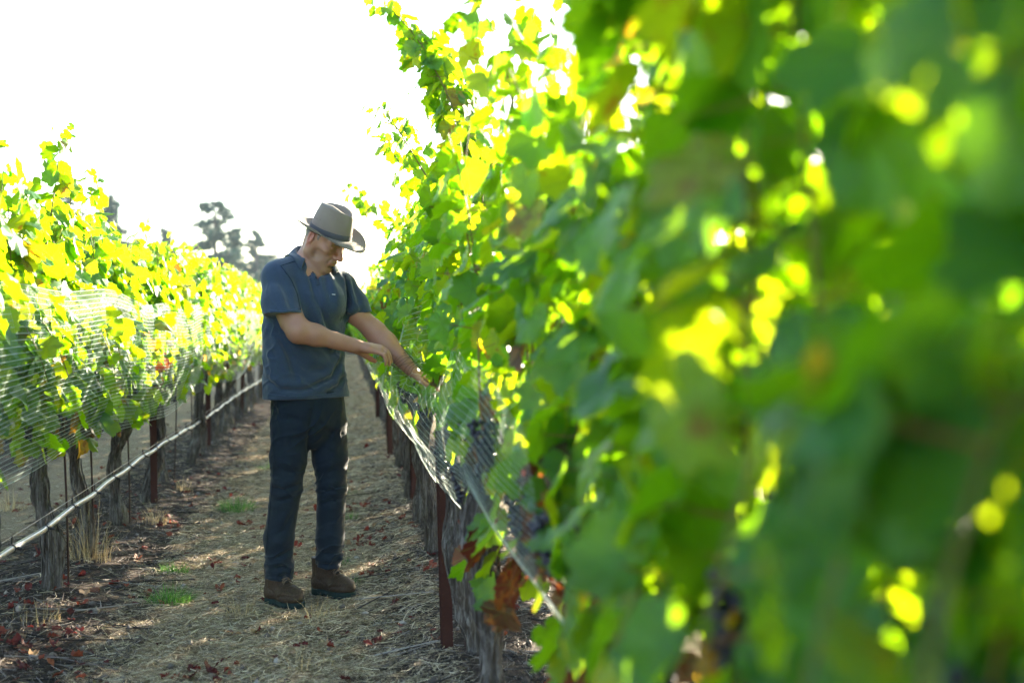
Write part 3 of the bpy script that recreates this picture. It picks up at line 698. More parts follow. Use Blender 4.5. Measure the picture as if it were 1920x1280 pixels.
# ================================================================ the man
# local frame: x to the camera's right, y away from it, z up; origin on the ground between his feet
MZ, MX = 5.93, (580 - 960) / FPX * 5.93
_b = R(YAW); MAN = (MX * math.cos(_b) + MZ * math.sin(_b), -MX * math.sin(_b) + MZ * math.cos(_b))
def LP(px, py, ly=0.):
    a = (px - 960) / FPX; u = (640 - py) / FPX; p = R(PITCH)
    d = np.array([a, math.cos(p) + u * math.sin(p), -math.sin(p) + u * math.cos(p)]); t = (MZ + ly) / d[1]
    return np.array([d[0] * t - MX, ly, CAM_H + d[2] * t])
def creases(amp, freq, direc, masks, seed, warp=1.):
    direc = np.asarray(direc, float)
    def f(P):
        m = 0
        for c, rad, w_ in masks: m = m + w_ * np.exp(-(((P - c) / rad) ** 2).sum(1))
        ph = (P @ direc) * freq + warp * vnoise(P, 7, seed) + .5 * warp * vnoise(P, 17, seed + 1)
        q = 1 - np.abs(np.sin(ph * np.pi)); return -amp * np.minimum(m, 1.3) * (q ** 2.2 - .35)
    return f
class SDF:
    def __init__(s): s.p = []
    def cap(s, a, b, r1, r2, k=.02, op='+', flat=None, fr=1.):
        a, b = np.asarray(a, float), np.asarray(b, float); c = (a + b) / 2; R_ = np.linalg.norm(b - a) / 2 + max(r1, r2) + k
        fl = None if flat is None else unit(np.asarray(flat, float))
        def f(P):
            ba = b - a; pa = P - a; t = np.clip((pa @ ba) / (ba @ ba + 1e-12), 0, 1); v = pa - t[:, None] * ba; rr = r1 + (r2 - r1) * t
            if fl is not None:
                e = v @ fl; v = v + np.outer(e * (1 / fr - 1), fl)
                return (np.sqrt((v * v).sum(1)) - rr) * (fr if fr < 1 else 1)
            return np.sqrt((v * v).sum(1)) - rr
        s.p.append((f, k, op, c, R_)); return s
    def ell(s, c, rad, Rm=None, k=.02, op='+'):
        c = np.asarray(c, float); rad = np.asarray(rad, float); Rm = np.eye(3) if Rm is None else np.asarray(Rm)
        def f(P):
            q = (P - c) @ Rm; k0 = np.sqrt(((q / rad) ** 2).sum(1)); k1 = np.sqrt(((q / rad ** 2) ** 2).sum(1)) + 1e-9; return k0 * (k0 - 1) / k1
        s.p.append((f, k, op, c, rad.max() + k)); return s
    def loft(s, rows, ax, k=.03, op='+', ex=2.3):
        """rows of (z, cx, cy, halfwidth along ax, halfdepth across)"""
        rows = np.array(sorted(rows)); ax = unit(np.array([ax[0], ax[1], 0.])); fx = np.array([-ax[1], ax[0], 0]); z0, z1 = rows[0, 0], rows[-1, 0]
        from bisect import bisect
        zz = np.linspace(z0, z1, 120); tab = np.stack([np.interp(zz, rows[:, 0], rows[:, j]) for j in range(1, 5)], 1)
        for _ in range(6): tab[1:-1] = (tab[:-2] + 2 * tab[1:-1] + tab[2:]) / 4
        def f(P):
            z = np.clip(P[:, 2], z0, z1); g = [np.interp(z, zz, tab[:, j]) for j in range(4)]
            dx, dy = P[:, 0] - g[0], P[:, 1] - g[1]; u = np.abs(dx * ax[0] + dy * ax[1]) / g[2]; v = np.abs(dx * fx[0] + dy * fx[1]) / g[3]
            q = (u ** ex + v ** ex) ** (1 / ex); d = (q - 1) * np.minimum(g[2], g[3]); e = np.abs(P[:, 2] - z)
            return np.where(e > 0, np.sqrt(np.maximum(d, 0) ** 2 + e ** 2) + np.minimum(d, 0) * (e <= 0), np.maximum(d, np.maximum(z0 - P[:, 2], P[:, 2] - z1)))
        c = np.array([rows[:, 1].mean(), rows[:, 2].mean(), (z0 + z1) / 2]); s.p.append((f, k, op, c, (z1 - z0) / 2 + .25)); return s
    def plane(s, pt, n, k=.004, c=None, rad=9.):
        """cuts away what lies on the side n points to (within rad of c)"""
        pt = np.asarray(pt, float); n = unit(np.asarray(n, float)); cc = pt if c is None else np.asarray(c, float)
        def f(P): return -np.minimum((P - pt) @ n, 1e9) if rad > 8 else np.maximum(-((P - pt) @ n), np.sqrt(((P - cc) ** 2).sum(1)) - rad)
        s.p.append((f, k, '-', cc, rad)); return s
    def ridge(s, pts, amp, w_):
        """folds: a raised (amp>0) or sunk line along a polyline"""
        pts = np.asarray(pts, float); c = pts.mean(0); rad = np.linalg.norm(pts - c, axis=1).max() + 3 * w_
        def f(P):
            d = np.full(len(P), 9.); tt = np.zeros(len(P)); m = len(pts) - 1
            for i in range(m):
                a, b = pts[i], pts[i + 1]; ba = b - a; t = np.clip(((P - a) @ ba) / (ba @ ba + 1e-12), 0, 1); e = np.sqrt((((P - a) - t[:, None] * ba) ** 2).sum(1))
                tt = np.where(e < d, (i + t) / m, tt); d = np.minimum(d, e)
            return -amp * np.exp(-(d / w_) ** 2) * np.sin(np.clip(tt * .9 + .05, 0, 1) * np.pi) ** .6
        s.p.append((f, 0, 'd', c, rad)); return s
    def bend(s, fn): s.p.append((fn, 0, 'd', np.zeros(3), 99.)); return s
    def __call__(s, P, c=None, rad=99.):
        d = np.full(len(P), 1.)
        for f, k, op, cc, R_ in s.p:
            if c is not None:
                g = np.linalg.norm(c - cc) - R_ - rad
                if g > (0.02 if op != '+' else .08): continue
            e = f(P)
            if op == 'd': d = d + e; continue
            if op == '-':
                e = -e; h = np.maximum(k - np.abs(d - e), 0) / max(k, 1e-6); d = np.maximum(d, e) + h * h * k / 4
            else:
                h = np.maximum(k - np.abs(d - e), 0) / max(k, 1e-6); d = np.minimum(d, e) - h * h * k / 4
        return d
    def sub(s, S2, k=.03, c=(0, 0, 1), R_=9.): s.p.append((lambda P: S2(P), k, '+', np.asarray(c, float), R_)); return s
    def ray(s, px, py, push=0.):
        """first surface point on the camera ray through a photo pixel"""
        o = LP(px, py, -.7); dr = unit(LP(px, py, .7) - o); ts = np.arange(0, 1.5, .004); P = o + ts[:, None] * dr; v = s(P)
        k = np.argmax(v < 0) if (v < 0).any() else int(np.argmin(v))
        return P[k] + dr * push
    def surf(s, lo, hi, h, B=14):
        lo = np.asarray(lo, float); nb = np.ceil((np.asarray(hi) - lo) / (h * B)).astype(int)
        g = np.stack(np.meshgrid(*[np.arange(n) for n in nb], indexing='ij'), -1).reshape(-1, 3)
        br = B * h * .87; cen = lo + (g + .5) * B * h; dc = s(cen); g = g[np.abs(dc) < br * 1.7 + .02]; cen = lo + (g + .5) * B * h
        q = np.arange(B + 1); L = np.stack(np.meshgrid(q, q, q, indexing='ij'), -1).reshape(-1, 3); N = nb * B + 3
        key = lambda I: (I[..., 0] * N[1] + I[..., 1]) * N[2] + I[..., 2]
        CK, CP, QK = [], [], []
        for gb, c in zip(g, cen):
            P = lo + (gb * B + L) * h; D = s(P, c, br).reshape(B + 1, B + 1, B + 1)
            if (D > 0).all() or (D < 0).all(): continue
            S = D < 0; C8 = [S[a:B + a, b:B + b, c_:B + c_] for a in (0, 1) for b in (0, 1) for c_ in (0, 1)]
            sm = sum(x.astype(int) for x in C8); act = (sm > 0) & (sm < 8); I = np.argwhere(act)
            if not len(I): continue
            acc = np.zeros((len(I), 3)); cnt = np.zeros(len(I))
            cor = [(a, b, c_) for a in (0, 1) for b in (0, 1) for c_ in (0, 1)]
            dv = {k: D[I[:, 0] + k[0], I[:, 1] + k[1], I[:, 2] + k[2]] for k in cor}
            for k in cor:
                for ax in range(3):
                    if k[ax]: continue
                    k2 = tuple(1 if j == ax else k[j] for j in range(3)); a_, b_ = dv[k], dv[k2]; x = (a_ < 0) != (b_ < 0)
                    t = np.where(x, a_ / np.where(x, a_ - b_, 1), 0); p = np.array(k, float)[None].repeat(len(I), 0); p[:, ax] += t
                    acc += p * x[:, None]; cnt += x
            CK.append(key(gb * B + I)); CP.append(lo + (gb * B + I + acc / cnt[:, None]) * h)
            for ax in range(3):
                sl0 = [slice(0, B)] * 3; sl1 = list(sl0); sl1[ax] = slice(1, B + 1)
                a_, b_ = S[tuple(sl0)], S[tuple(sl1)]; J = np.argwhere(a_ != b_)
                if not len(J): continue
                ins = a_[J[:, 0], J[:, 1], J[:, 2]]; u = np.zeros(3, int); v = np.zeros(3, int); u[(ax + 1) % 3] = 1; v[(ax + 2) % 3] = 1; G_ = gb * B + J
                qd = np.stack([key(G_ - u - v), key(G_ - v), key(G_), key(G_ - u)], 1); qd[~ins] = qd[~ins][:, ::-1]; QK.append(qd)
        CK = np.concatenate(CK); CP = np.concatenate(CP); o = np.argsort(CK); CK, CP = CK[o], CP[o]
        QK = np.concatenate(QK); ix = np.searchsorted(CK, QK); ix = np.minimum(ix, len(CK) - 1); ok = (CK[ix] == QK).all(1)
        return CP, ix[ok]
def sdf_mesh(name, S, lo, hi, h, mat, smooth=1, attrs=None):
    V, F = S.surf(lo, hi, h)
    for _ in range(smooth):     # light relaxation takes the grid steps out
        A = np.zeros_like(V); C_ = np.zeros(len(V))
        for a, b in ((0, 1), (1, 2), (2, 3), (3, 0)):
            np.add.at(A, F[:, a], V[F[:, b]]); np.add.at(A, F[:, b], V[F[:, a]]); np.add.at(C_, F[:, a], 1); np.add.at(C_, F[:, b], 1)
        V = V * .5 + .5 * A / np.maximum(C_, 1)[:, None]
    return mesh_np(name, V, [F], [mat], None, True, attrs(V) if attrs else None)

# ---- materials
def m_skin():
    t = NT('skin'); p = t.pos(); n1 = t.noise(p, 18, 5); n2 = t.noise(p, 260, 3)
    col = t.mix(n1, (.43, .215, .14), (.33, .15, .095)); col = t.mix(t.attr('ruddy'), col, (.42, .12, .085)); col = t.mix(t.attr('stubble'), col, (.20, .125, .095))
    b = t.bsdf(col, .5, .4, t.bump(t.math('ADD', n2, n1), .25, .0015), **{'Subsurface Weight': .12, 'Subsurface Radius': (.012, .005, .003), 'Subsurface Scale': .5}); return t.end(b)
def m_cloth(name, c1, c2, wsc=520, rough=.9, heather=True, sheen=.3):
    t = NT(name); p = t.pos(); n1 = t.noise(p, 7, 4); n2 = t.noise(t.n('ShaderNodeMapping', {'Vector': p, 'Scale': (1, 1, .25)}).outputs[0], wsc, 3, .7); n3 = t.noise(p, wsc * .6, 4)
    f = t.ramp(t.math('MULTIPLY', t.math('ADD', n2, n3), .5), [(.38, (0, 0, 0)), (.62, (1, 1, 1))])
    col = t.mix(f, c1, c2); col = t.mix(t.math('MULTIPLY', n1, .3), col, tuple(x * .6 for x in c1))
    b = t.bsdf(col, rough, .15, t.bump(t.math('ADD', n2, t.math('MULTIPLY', n3, .5)), .35, .0012), **{'Sheen Weight': sheen, 'Sheen Roughness': .5}); return t.end(b)
M['skin'] = m_skin()
M['shirt'] = m_cloth('heather_navy_jersey', (.020, .034, .064), (.056, .080, .130), 1100)
M['trouser'] = m_cloth('dark_teal_twill', (.005, .011, .022), (.012, .022, .038), 700, .7, sheen=.1)
M['hat'] = m_cloth('waxed_tan_cotton', (.18, .138, .112), (.25, .20, .165), 800, .75, sheen=.15)
M['band'] = m_cloth('grey_hat_band', (.065, .062, .068), (.10, .097, .105), 800, .8, sheen=.1)
M['bootl'] = m_cloth('worn_brown_leather', (.026, .017, .012), (.066, .044, .033), 300, .6, sheen=0)
M['sole'] = m_cloth('dark_green_rubber', (.008, .018, .019), (.018, .034, .034), 90, .7, sheen=0)
M['stitch'] = simple('hat_thread', (.15, .125, .105), .8, .1)
M['lace'] = simple('boot_lace', (.20, .15, .11), .8, .1, (.05, .035, .03), 300)
M['hair'] = simple('short_greying_hair', (.10, .07, .055), .7, .3, (.24, .21, .19), 400, .8)
M['eye'] = simple('eye', (.10, .08, .07), .2, .6, (.05, .04, .04))
M['button'] = simple('dark_button', (.008, .012, .03), .3, .5)
M['tagblk'] = simple('black_label', (.008, .01, .016), .6); M['tagwht'] = simple('white_print', (.7, .72, .75), .6)
M['inner'] = simple('dark_tongue', (.03, .03, .035), .8)

# ---- frames
ALF, TH = R(28), R(35)
ca, sa, ct, st = math.cos(ALF), math.sin(ALF), math.cos(TH), math.sin(TH)
HF = np.array([ca * ct, -sa * ct, -st]); HR = np.array([-sa, -ca, 0.]); HU = np.array([ca * st, -sa * st, ct])
HS = 1.09; HM = np.stack([HF, HR, HU], 1)
HC = LP(587, 437, -.115) - .074 * HS * HR
def H(x, y, z): return HC + HS * (HM @ np.array([x, y, z], float))
SA = np.array([.80, .60, 0.])      # shoulder axis, his right -> his left
FW = np.array([.60, -.80, 0.])     # the way his chest faces
SH_R = LP(519, 508, -.11); SH_L = LP(642, 524, .10); ML = LP(668, 580, .11)
EL_R = LP(561, 611, -.215); WR_R = LP(666, 640, -.150)
EL_L = LP(704, 614, .11); WR_L = LP(772, 686, .03)

_a, _t, _r = R(27), R(23), R(4)
_F = np.array([math.cos(_a) * math.cos(_t), -math.sin(_a) * math.cos(_t), -math.sin(_t)]); _U = np.array([math.cos(_a) * math.sin(_t), -math.sin(_a) * math.sin(_t), math.cos(_t)]); _R = np.cross(_F, _U)
HATU = _U * math.cos(_r) + _R * math.sin(_r); HATR = _R * math.cos(_r) - _U * math.sin(_r); HATM = np.stack([_F, HATR, HATU], 1); HATC = LP(619, 430, -.045)
def build_body():
    S = SDF()
    # trunk of the body under the clothes, neck
    c0 = LP(580, 520, 0); c1 = LP(572, 690, 0); c2 = LP(578, 770, 0)
    S.cap(c0, c1, .125, .125, .05, flat=FW, fr=.72); S.cap(c1, LP(578, 740, 0), .125, .12, .05, flat=FW, fr=.75)
    nb = LP(580, 492, .015); S.cap(SH_R + [.03, 0, -.02], nb, .05, .06, .05); S.cap(SH_L + [-.03, 0, -.02], nb, .05, .06, .05)
    for hp, kn, an in LEGS: S.cap(hp, kn, .050, .045, .03); S.cap(kn, an + [0, 0, .055], .048, .034, .02)
    # neck
    S.cap(nb + [0, 0, -.04], H(-.025, 0, -.035), .066, .058, .035)
    S.cap(nb + FW * .045 + [0, 0, -.035], H(.005, 0, -.075), .045, .040, .03)
    S.cap(nb + [.01, -.035, -.02], H(-.012, .058, -.035), .018, .014, .025)      # neck muscle below the near ear
    # head
    h = HS
    S.ell(H(-.002, 0, .040), np.array([.090, .075, .086]) * h, HM, .03)
    S.ell(H(.030, 0, -.018), np.array([.062, .060, .078]) * h, HM, .03)
    S.ell(H(.052, 0, -.062), np.array([.040, .042, .042]) * h, HM, .03)
    for sd in (-1, 1):
        S.cap(H(.002, sd * .056, -.058), H(.070, sd * .020, -.098), .017 * h, .015 * h, .028)
        S.cap(H(.000, sd * .060, -.02), H(.002, sd * .056, -.058), .014 * h, .017 * h, .03)
        S.ell(H(.066, sd * .046, -.014), np.array([.022, .018, .014]) * h, HM, .028)
        S.cap(H(.085, sd * .012, .030), H(.073, sd * .050, .027), .0115 * h, .009 * h, .016)
    S.ell(H(.086, 0, -.099), np.array([.015, .021, .015]) * h, HM, .022)
    S.ell(H(.078, 0, -.058), np.array([.024, .030, .026]) * h, HM, .025)
    for sd in (-1, 1):
        S.ell(H(.104, sd * .032, .008), np.array([.018, .019, .013]) * h, HM, .016, '-')
        S.ell(H(.076, sd * .031, .006), np.array([.0145, .0165, .0125]) * h, HM, .005)                     # eyeball and lids
        S.cap(H(.090, sd * .018, -.001), H(.086, sd * .044, -.001), .0024, .0020, .003, '-')              # lid slit
        S.cap(H(.092, sd * .018, .0015), H(.088, sd * .045, .0025), .0028, .0024, .003)                    # upper lid edge
        S.cap(H(.088, sd * .014, .018), H(.080, sd * .050, .016), .006 * h, .005 * h, .008)
        S.cap(H(.104, sd * .018, -.032), H(.092, sd * .030, -.058), .0035, .0025, .010, '-')               # fold from nose to mouth
        S.ell(H(.052, sd * .061, -.050), np.array([.02, .010, .018]) * h, HM, .02, '-')                    # hollow cheek
    S.cap(H(.090, 0, .020), H(.117, 0, -.020), .0085 * h, .0105 * h, .014)
    S.ell(H(.119, 0, -.025), np.array([.0135, .0125, .0115]) * h, HM, .010)
    for sd in (-1, 1): S.ell(H(.106, sd * .0135, -.029), np.array([.012, .0075, .0085]) * h, HM, .006); S.ell(H(.111, sd * .007, -.037), np.array([.006, .0035, .004]) * h, HM, .003, '-')
    S.cap(H(.102, 0, -.036), H(.101, 0, -.048), .005 * h, .006 * h, .012)
    S.cap(H(.098, -.017, -.054), H(.098, .017, -.054), .0056 * h, .0056 * h, .007); S.ell(H(.101, 0, -.0535), np.array([.007, .013, .0055]) * h, HM, .006)
    S.ell(H(.098, 0, -.067), np.array([.0085, .017, .0062]) * h, HM, .006)
    S.cap(H(.108, 0, -.0605), H(.090, .026, -.0615), .0018, .0016, .004, '-'); S.cap(H(.108, 0, -.0605), H(.090, -.026, -.0615), .0018, .0016, .004, '-')
    S.cap(H(.101, -.012, -.078), H(.101, .012, -.078), .004, .004, .010, '-')
    # ears
    for sd in (-1, 1):
        Re = np.stack([HM @ unit(np.array([.94, sd * .30, .1])), HM @ unit(np.array([-.30 , sd * .94, 0])), HM @ unit(np.array([-.15, 0, 1.]))], 1)
        S.ell(H(-.010, sd * .079, .000), np.array([.019, .0085, .033]) * h, Re, .006)
        S.ell(H(-.004, sd * .087, .004), np.array([.011, .008, .020]) * h, Re, .005, '-')
        S.ell(H(.002, sd * .080, -.004), np.array([.006, .006, .008]) * h, Re, .004)
        S.ell(H(-.001, sd * .075, -.027), np.array([.008, .006, .009]) * h, Re, .006)
    S.plane(HATC + HATU * -.002, HATU, .004)      # the head stops inside the hat
    # near arm
    S.cap(SH_R, EL_R, .044, .046, .02); S.cap(LP(528, 560, -.150), LP(544, 596, -.186), .045, .047, .03)
    S.ell(EL_R + [-.006, 0, -.008], [.045, .044, .046], k=.03)
    m1 = EL_R * .72 + WR_R * .28; S.cap(EL_R, m1, .047, .046, .03, flat=(0, 1, .2), fr=.95)
    S.cap(m1, WR_R, .045, .0285, .03); S.cap(EL_R * .35 + WR_R * .65, WR_R, .032, .0275, .02)
    # far arm
    S.cap(SH_L, ML, .052, .050, .02); S.cap(ML, EL_L, .050, .047, .02); m2 = EL_L * .7 + WR_L * .3
    S.cap(EL_L, m2, .048, .049, .03); S.cap(m2, WR_L, .048, .030, .03); S.ell(LP(716, 634, .10), [.05, .045, .045], k=.03)
    # near hand, palm down, fingers drooping
    kn = [LP(712, 652, -.175), LP(714, 647, -.158), LP(714, 643, -.138), LP(711, 642, -.118)]        # knuckles little -> index
    for i, q in enumerate(kn): S.cap(WR_R + [(.004), -.012 + .010 * i, .002], q, .0185, .0125, .016)
    S.cap(LP(690, 645, -.165), LP(692, 644, -.125), .019, .018, .02)
    m_ = [(LP(720, 657, -.186), LP(724, 668, -.184), LP(723, 675, -.180)), (LP(724, 653, -.168), LP(729, 666, -.166), LP(730, 675, -.162)),
          (LP(725, 649, -.148), LP(731, 660, -.147), LP(733, 670, -.145)), (LP(722, 647, -.126), LP(729, 655, -.124), LP(732, 664, -.122))]
    for i, (a, b, c) in enumerate(m_):
        q = kn[i]; rr = (.0082, .0092, .0096, .0092)[i]
        S.cap(q, a, rr * 1.15, rr * 1.05, .006); S.cap(a, b, rr * 1.08, rr * .95, .003); S.cap(b, c, rr * .96, rr * .8, .003)
    t0, t1, t2, t3 = LP(672, 648, -.13), LP(686, 658, -.105), LP(696, 665, -.095), LP(703, 668, -.090)
    S.cap(t0, t1, .020, .0145, .014); S.cap(t1, t2, .0125, .0115, .006); S.cap(t2, t3, .0118, .0100, .004)
    # far hand reaching in among the leaves
    k2 = [LP(796, 702, .04 + .022 * i) for i in range(4)]
    for i, q in enumerate(k2):
        q = q + np.array([0, 0, .004 * i]); S.cap(WR_L + [0, -.014 + .010 * i, 0], q, .019, .0125, .016)
        a = q + [.030 + .003 * (i % 2), .002, -.014]; b = a + [.018, 0, -.020]; c = b + [.006, 0, -.018]
        rr = (.0085, .0095, .0095, .009)[i]; S.cap(q, a, rr * 1.15, rr, .006); S.cap(a, b, rr, rr * .95, .003); S.cap(b, c, rr * .95, rr * .8, .003)
    S.cap(WR_L + [.01, -.01, -.01], LP(790, 706, -.01), .017, .013, .014); S.cap(LP(790, 706, -.01), LP(802, 714, -.01), .012, .010, .004)
    def at(V):
        q = (V - HC) @ HM / HS
        lip = np.exp(-((q[:, 2] + .0605) / .011) ** 2) * (np.abs(q[:, 1]) < .024) * (q[:, 0] > .085) * .28
        ear = np.exp(-(((q[:, 0] + .008) / .018) ** 2)) * (np.abs(q[:, 1]) > .078) * (np.abs(q[:, 2]) < .045) * .65
        nose = (q[:, 0] > .112) * (q[:, 2] > -.045) * .35
        hd = (q[:, 2] > -.12) & (q[:, 2] < .12)
        thumb = np.exp(-(np.linalg.norm(V - LP(698, 666, -.095), axis=1) / .03) ** 2) * .6
        stb = np.clip((-.030 - q[:, 2]) / .02, 0, 1) * np.clip((q[:, 0] - .005) / .03, 0, 1) * hd * .42
        brow = 0
        return {'ruddy': np.clip((lip + ear + nose) * hd + thumb, 0, 1), 'stubble': np.where(lip > .2, 0, stb)}
    return sdf_mesh('person', S, (-.36, -.34, .04), (.66, .30, 1.86), .0034, M['skin'], 1, at), S

LEGS = [(LP(546, 790, -.055), LP(537, 905, -.10), LP(524, 1085, -.10)), (LP(613, 790, .045), LP(622, 905, .03), LP(614, 1065, .06))]
def folds(S, base, lst, w0=.010, a0=.006):
    for amp, wd, *pts in lst:
        S.ridge([base.ray(x, y) for x, y in pts], amp * a0, wd * w0)
def build_trousers():
    S = SDF(); hz = LP(578, 700, 0)[2]
    top = LP(577, 725, 0)
    S.loft([(LP(0, 735, 0)[2] + .03, LP(577, 735)[0], 0., .172, .125), (LP(0, 760)[2], LP(578, 760)[0], 0, .178, .13), (LP(0, 790)[2], LP(580, 800)[0], 0, .176, .125), (LP(0, 812)[2], LP(580, 815)[0], 0, .13, .10), (LP(0, 832)[2], LP(580, 815)[0], 0, .07, .06)], SA, .05, ex=2.2)
    (h1, k1, a1), (h2, k2, a2) = LEGS
    q = SDF(); q.cap(h1, LP(541, 850, -.075), .093, .084, .03); q.cap(LP(541, 850, -.075), k1, .084, .071, .02); q.cap(k1, LP(523, 1000, -.115), .070, .0665, .02); q.cap(LP(523, 1000, -.115), LP(524, 1100, -.105), .067, .063, .02)
    q.plane(LP(524, 1075, -.10), (-.06, 0, -1), .004); S.sub(q, .02, LP(535, 940, -.09), .45)
    q = SDF(); q.cap(h2, LP(619, 850, .04), .093, .082, .03); q.cap(LP(619, 850, .04), k2, .082, .069, .02); q.cap(k2, LP(619, 1000, .035), .069, .065, .02); q.cap(LP(619, 1000, .035), LP(613, 1080, .055), .065, .058, .02)
    q.plane(LP(613, 1051, .055), (-.12, .0, -1), .004); S.sub(q, .02, LP(617, 930, .04), .45)
    base = SDF(); base.p = list(S.p)
    L1 = [(1, 1, (516, 850), (540, 862), (566, 868)), (-1, .8, (514, 868), (545, 876), (570, 872)),
          (1.6, 1, (509, 893), (530, 900), (560, 888)), (-1.5, .8, (509, 903), (535, 908), (565, 896)), (1.4, .9, (508, 915), (530, 920), (556, 910)), (-1.3, .8, (505, 928), (530, 930), (556, 918)), (1.2, 1, (503, 940), (525, 938), (550, 926)),
          (1, 1, (548, 935), (530, 965), (500, 985)), (-1, .8, (549, 950), (532, 985), (500, 1003)), (1.1, 1, (548, 985), (528, 1010), (497, 1018)),
          (-1.7, .8, (545, 1022), (525, 1034), (496, 1036)), (1.8, 1.1, (548, 1030), (525, 1044), (496, 1046)), (-1.6, .8, (550, 1042), (525, 1054), (498, 1054)), (1.6, 1, (550, 1052), (528, 1062), (499, 1062)), (-1.2, .7, (550, 1060), (530, 1072), (502, 1070)),
          (1, 1.2, (520, 745), (530, 800), (535, 840)), (-.8, 1, (512, 780), (545, 776), (575, 780)), (.8, 1.2, (510, 800), (545, 806), (578, 800)),
          (-2.2, .9, (579, 800), (579, 835), (578, 850)), (-1.4, 1, (590, 745), (584, 780), (580, 810)), (1, 1.2, (560, 770), (572, 800), (574, 830)),
          (.9, 1, (598, 770), (612, 790), (640, 796)), (-.9, .9, (600, 785), (620, 802), (650, 808)), (.8, 1.2, (640, 745), (632, 800), (628, 850)), (-1, .7, (508, 745), (520, 760), (527, 782)),
          (1.2, 1, (594, 872), (620, 862), (650, 850)), (-1.2, .8, (595, 884), (622, 874), (652, 862)), (1.5, 1, (596, 900), (620, 898), (648, 884)), (-1.4, .8, (597, 912), (620, 910), (648, 898)), (1.4, .9, (595, 926), (622, 918), (648, 912)), (-1.2, .8, (594, 940), (620, 930), (648, 924)),
          (1, 1, (594, 960), (620, 945), (646, 940)), (-.9, .9, (593, 985), (618, 970), (646, 955)), (.9, 1.1, (593, 1005), (618, 996), (645, 980)),
          (-1.6, .8, (592, 1022), (615, 1030), (642, 1024)), (1.8, 1.1, (592, 1032), (615, 1042), (643, 1034)), (-1.6, .8, (590, 1044), (615, 1050), (640, 1044)), (1.2, 1, (590, 1054), (612, 1060), (636, 1054))]
    folds(S, base, L1, .014, .0058)
    S.ell(LP(543, 1048, -.12), [.018, .03, .016], k=.02); S.ell(LP(640, 1036, .03), [.016, .03, .014], k=.02)
    S.bend(lambda P: .0012 * vnoise(P * [1, 1, .8], 26, 4) + .0006 * vnoise(P, 60, 6))
    A3 = np.array
    S.bend(creases(.0120, 15, (.25, .1, 1), [(LP(536, 900, -.1), A3([.12, .2, .075]), .8), (LP(524, 1045, -.1), A3([.12, .2, .07]), 1.), (LP(540, 850, -.1), A3([.12, .2, .08]), .25)], 31, 1.0))
    S.bend(creases(.0120, 15, (-.35, .1, 1), [(LP(621, 895, .04), A3([.1, .2, .075]), .8), (LP(615, 1025, .05), A3([.1, .2, .07]), 1.), (LP(620, 960, .05), A3([.1, .2, .08]), .3)], 37, 1.0))
    S.bend(creases(.010, 11, (-.8, 0, 1), [(LP(580, 800, -.05), A3([.2, .2, .10]), .9)], 41, 1.))
    S.plane(top + [0, 0, .03], (0, 0, 1))
    return sdf_mesh('trousers', S, (-.30, -.26, .02), (.26, .22, 1.06), .0040, M['trouser'], 1), base

def shirt_base():
    S = SDF()
    def row(py, x0, x1, dep, f=0.0):
        c = LP((x0 + x1) / 2, py, f); hw = (LP(x1, py, f)[0] - LP(x0, py, f)[0]) / 2
        w_ = math.sqrt(max((hw * hw - (dep * SA[1]) ** 2), 1e-4)) / SA[0]; return (c[2], c[0], f, w_, dep)
    S.loft([row(515, 512, 648, .100), row(560, 504, 646, .118), row(600, 499, 642, .122), (row(640, 498, 640, .124)), row(680, 499, 641, .126), row(710, 499, 646, .130), row(742, 500, 652, .134)], SA, .035, ex=2.25)
    nb = LP(582, 492, .02)
    S.cap(SH_R + [.02, .0, -.006], nb + [-.025, -.01, .006], .066, .058, .04); S.cap(SH_L + [-.02, 0, -.012], nb + [.02, .01, -.012], .064, .062, .05)
    S.cap(SH_R + FW * .0, nb + FW * .02 + [0, 0, -.01], .06, .066, .05)
    S.ell(LP(600, 555, -.05), [.11, .08, .10], k=.06)
    S.ell(LP(590, 520, .055), [.13, .07, .09], k=.06)           # upper back
    # sleeves, each cut square at its hem
    q = SDF(); q.cap(SH_R + [.006, 0, -.010], LP(523, 560, -.150), .070, .076, .03); q.cap(LP(525, 560, -.163), LP(536, 602, -.198), .081, .094, .03)
    q.plane(LP(531, 581, -.18), (.03, -.10, -1), .003); q.cap(LP(539, 602, -.195), LP(542, 625, -.21), .064, .066, .003, '-'); S.sub(q, .02, LP(525, 550, -.15), .18)
    q = SDF(); q.cap(SH_L + [-.002, 0, -.012], LP(661, 560, .11), .064, .066, .03); q.cap(LP(661, 560, .11), LP(678, 600, .115), .066, .072, .03)
    q.plane(LP(668, 585, .11), (.30, .0, -.95), .003); q.cap(LP(679, 602, .11), LP(692, 625, .115), .056, .058, .003, '-'); S.sub(q, .03, LP(662, 550, .11), .18)
    return S
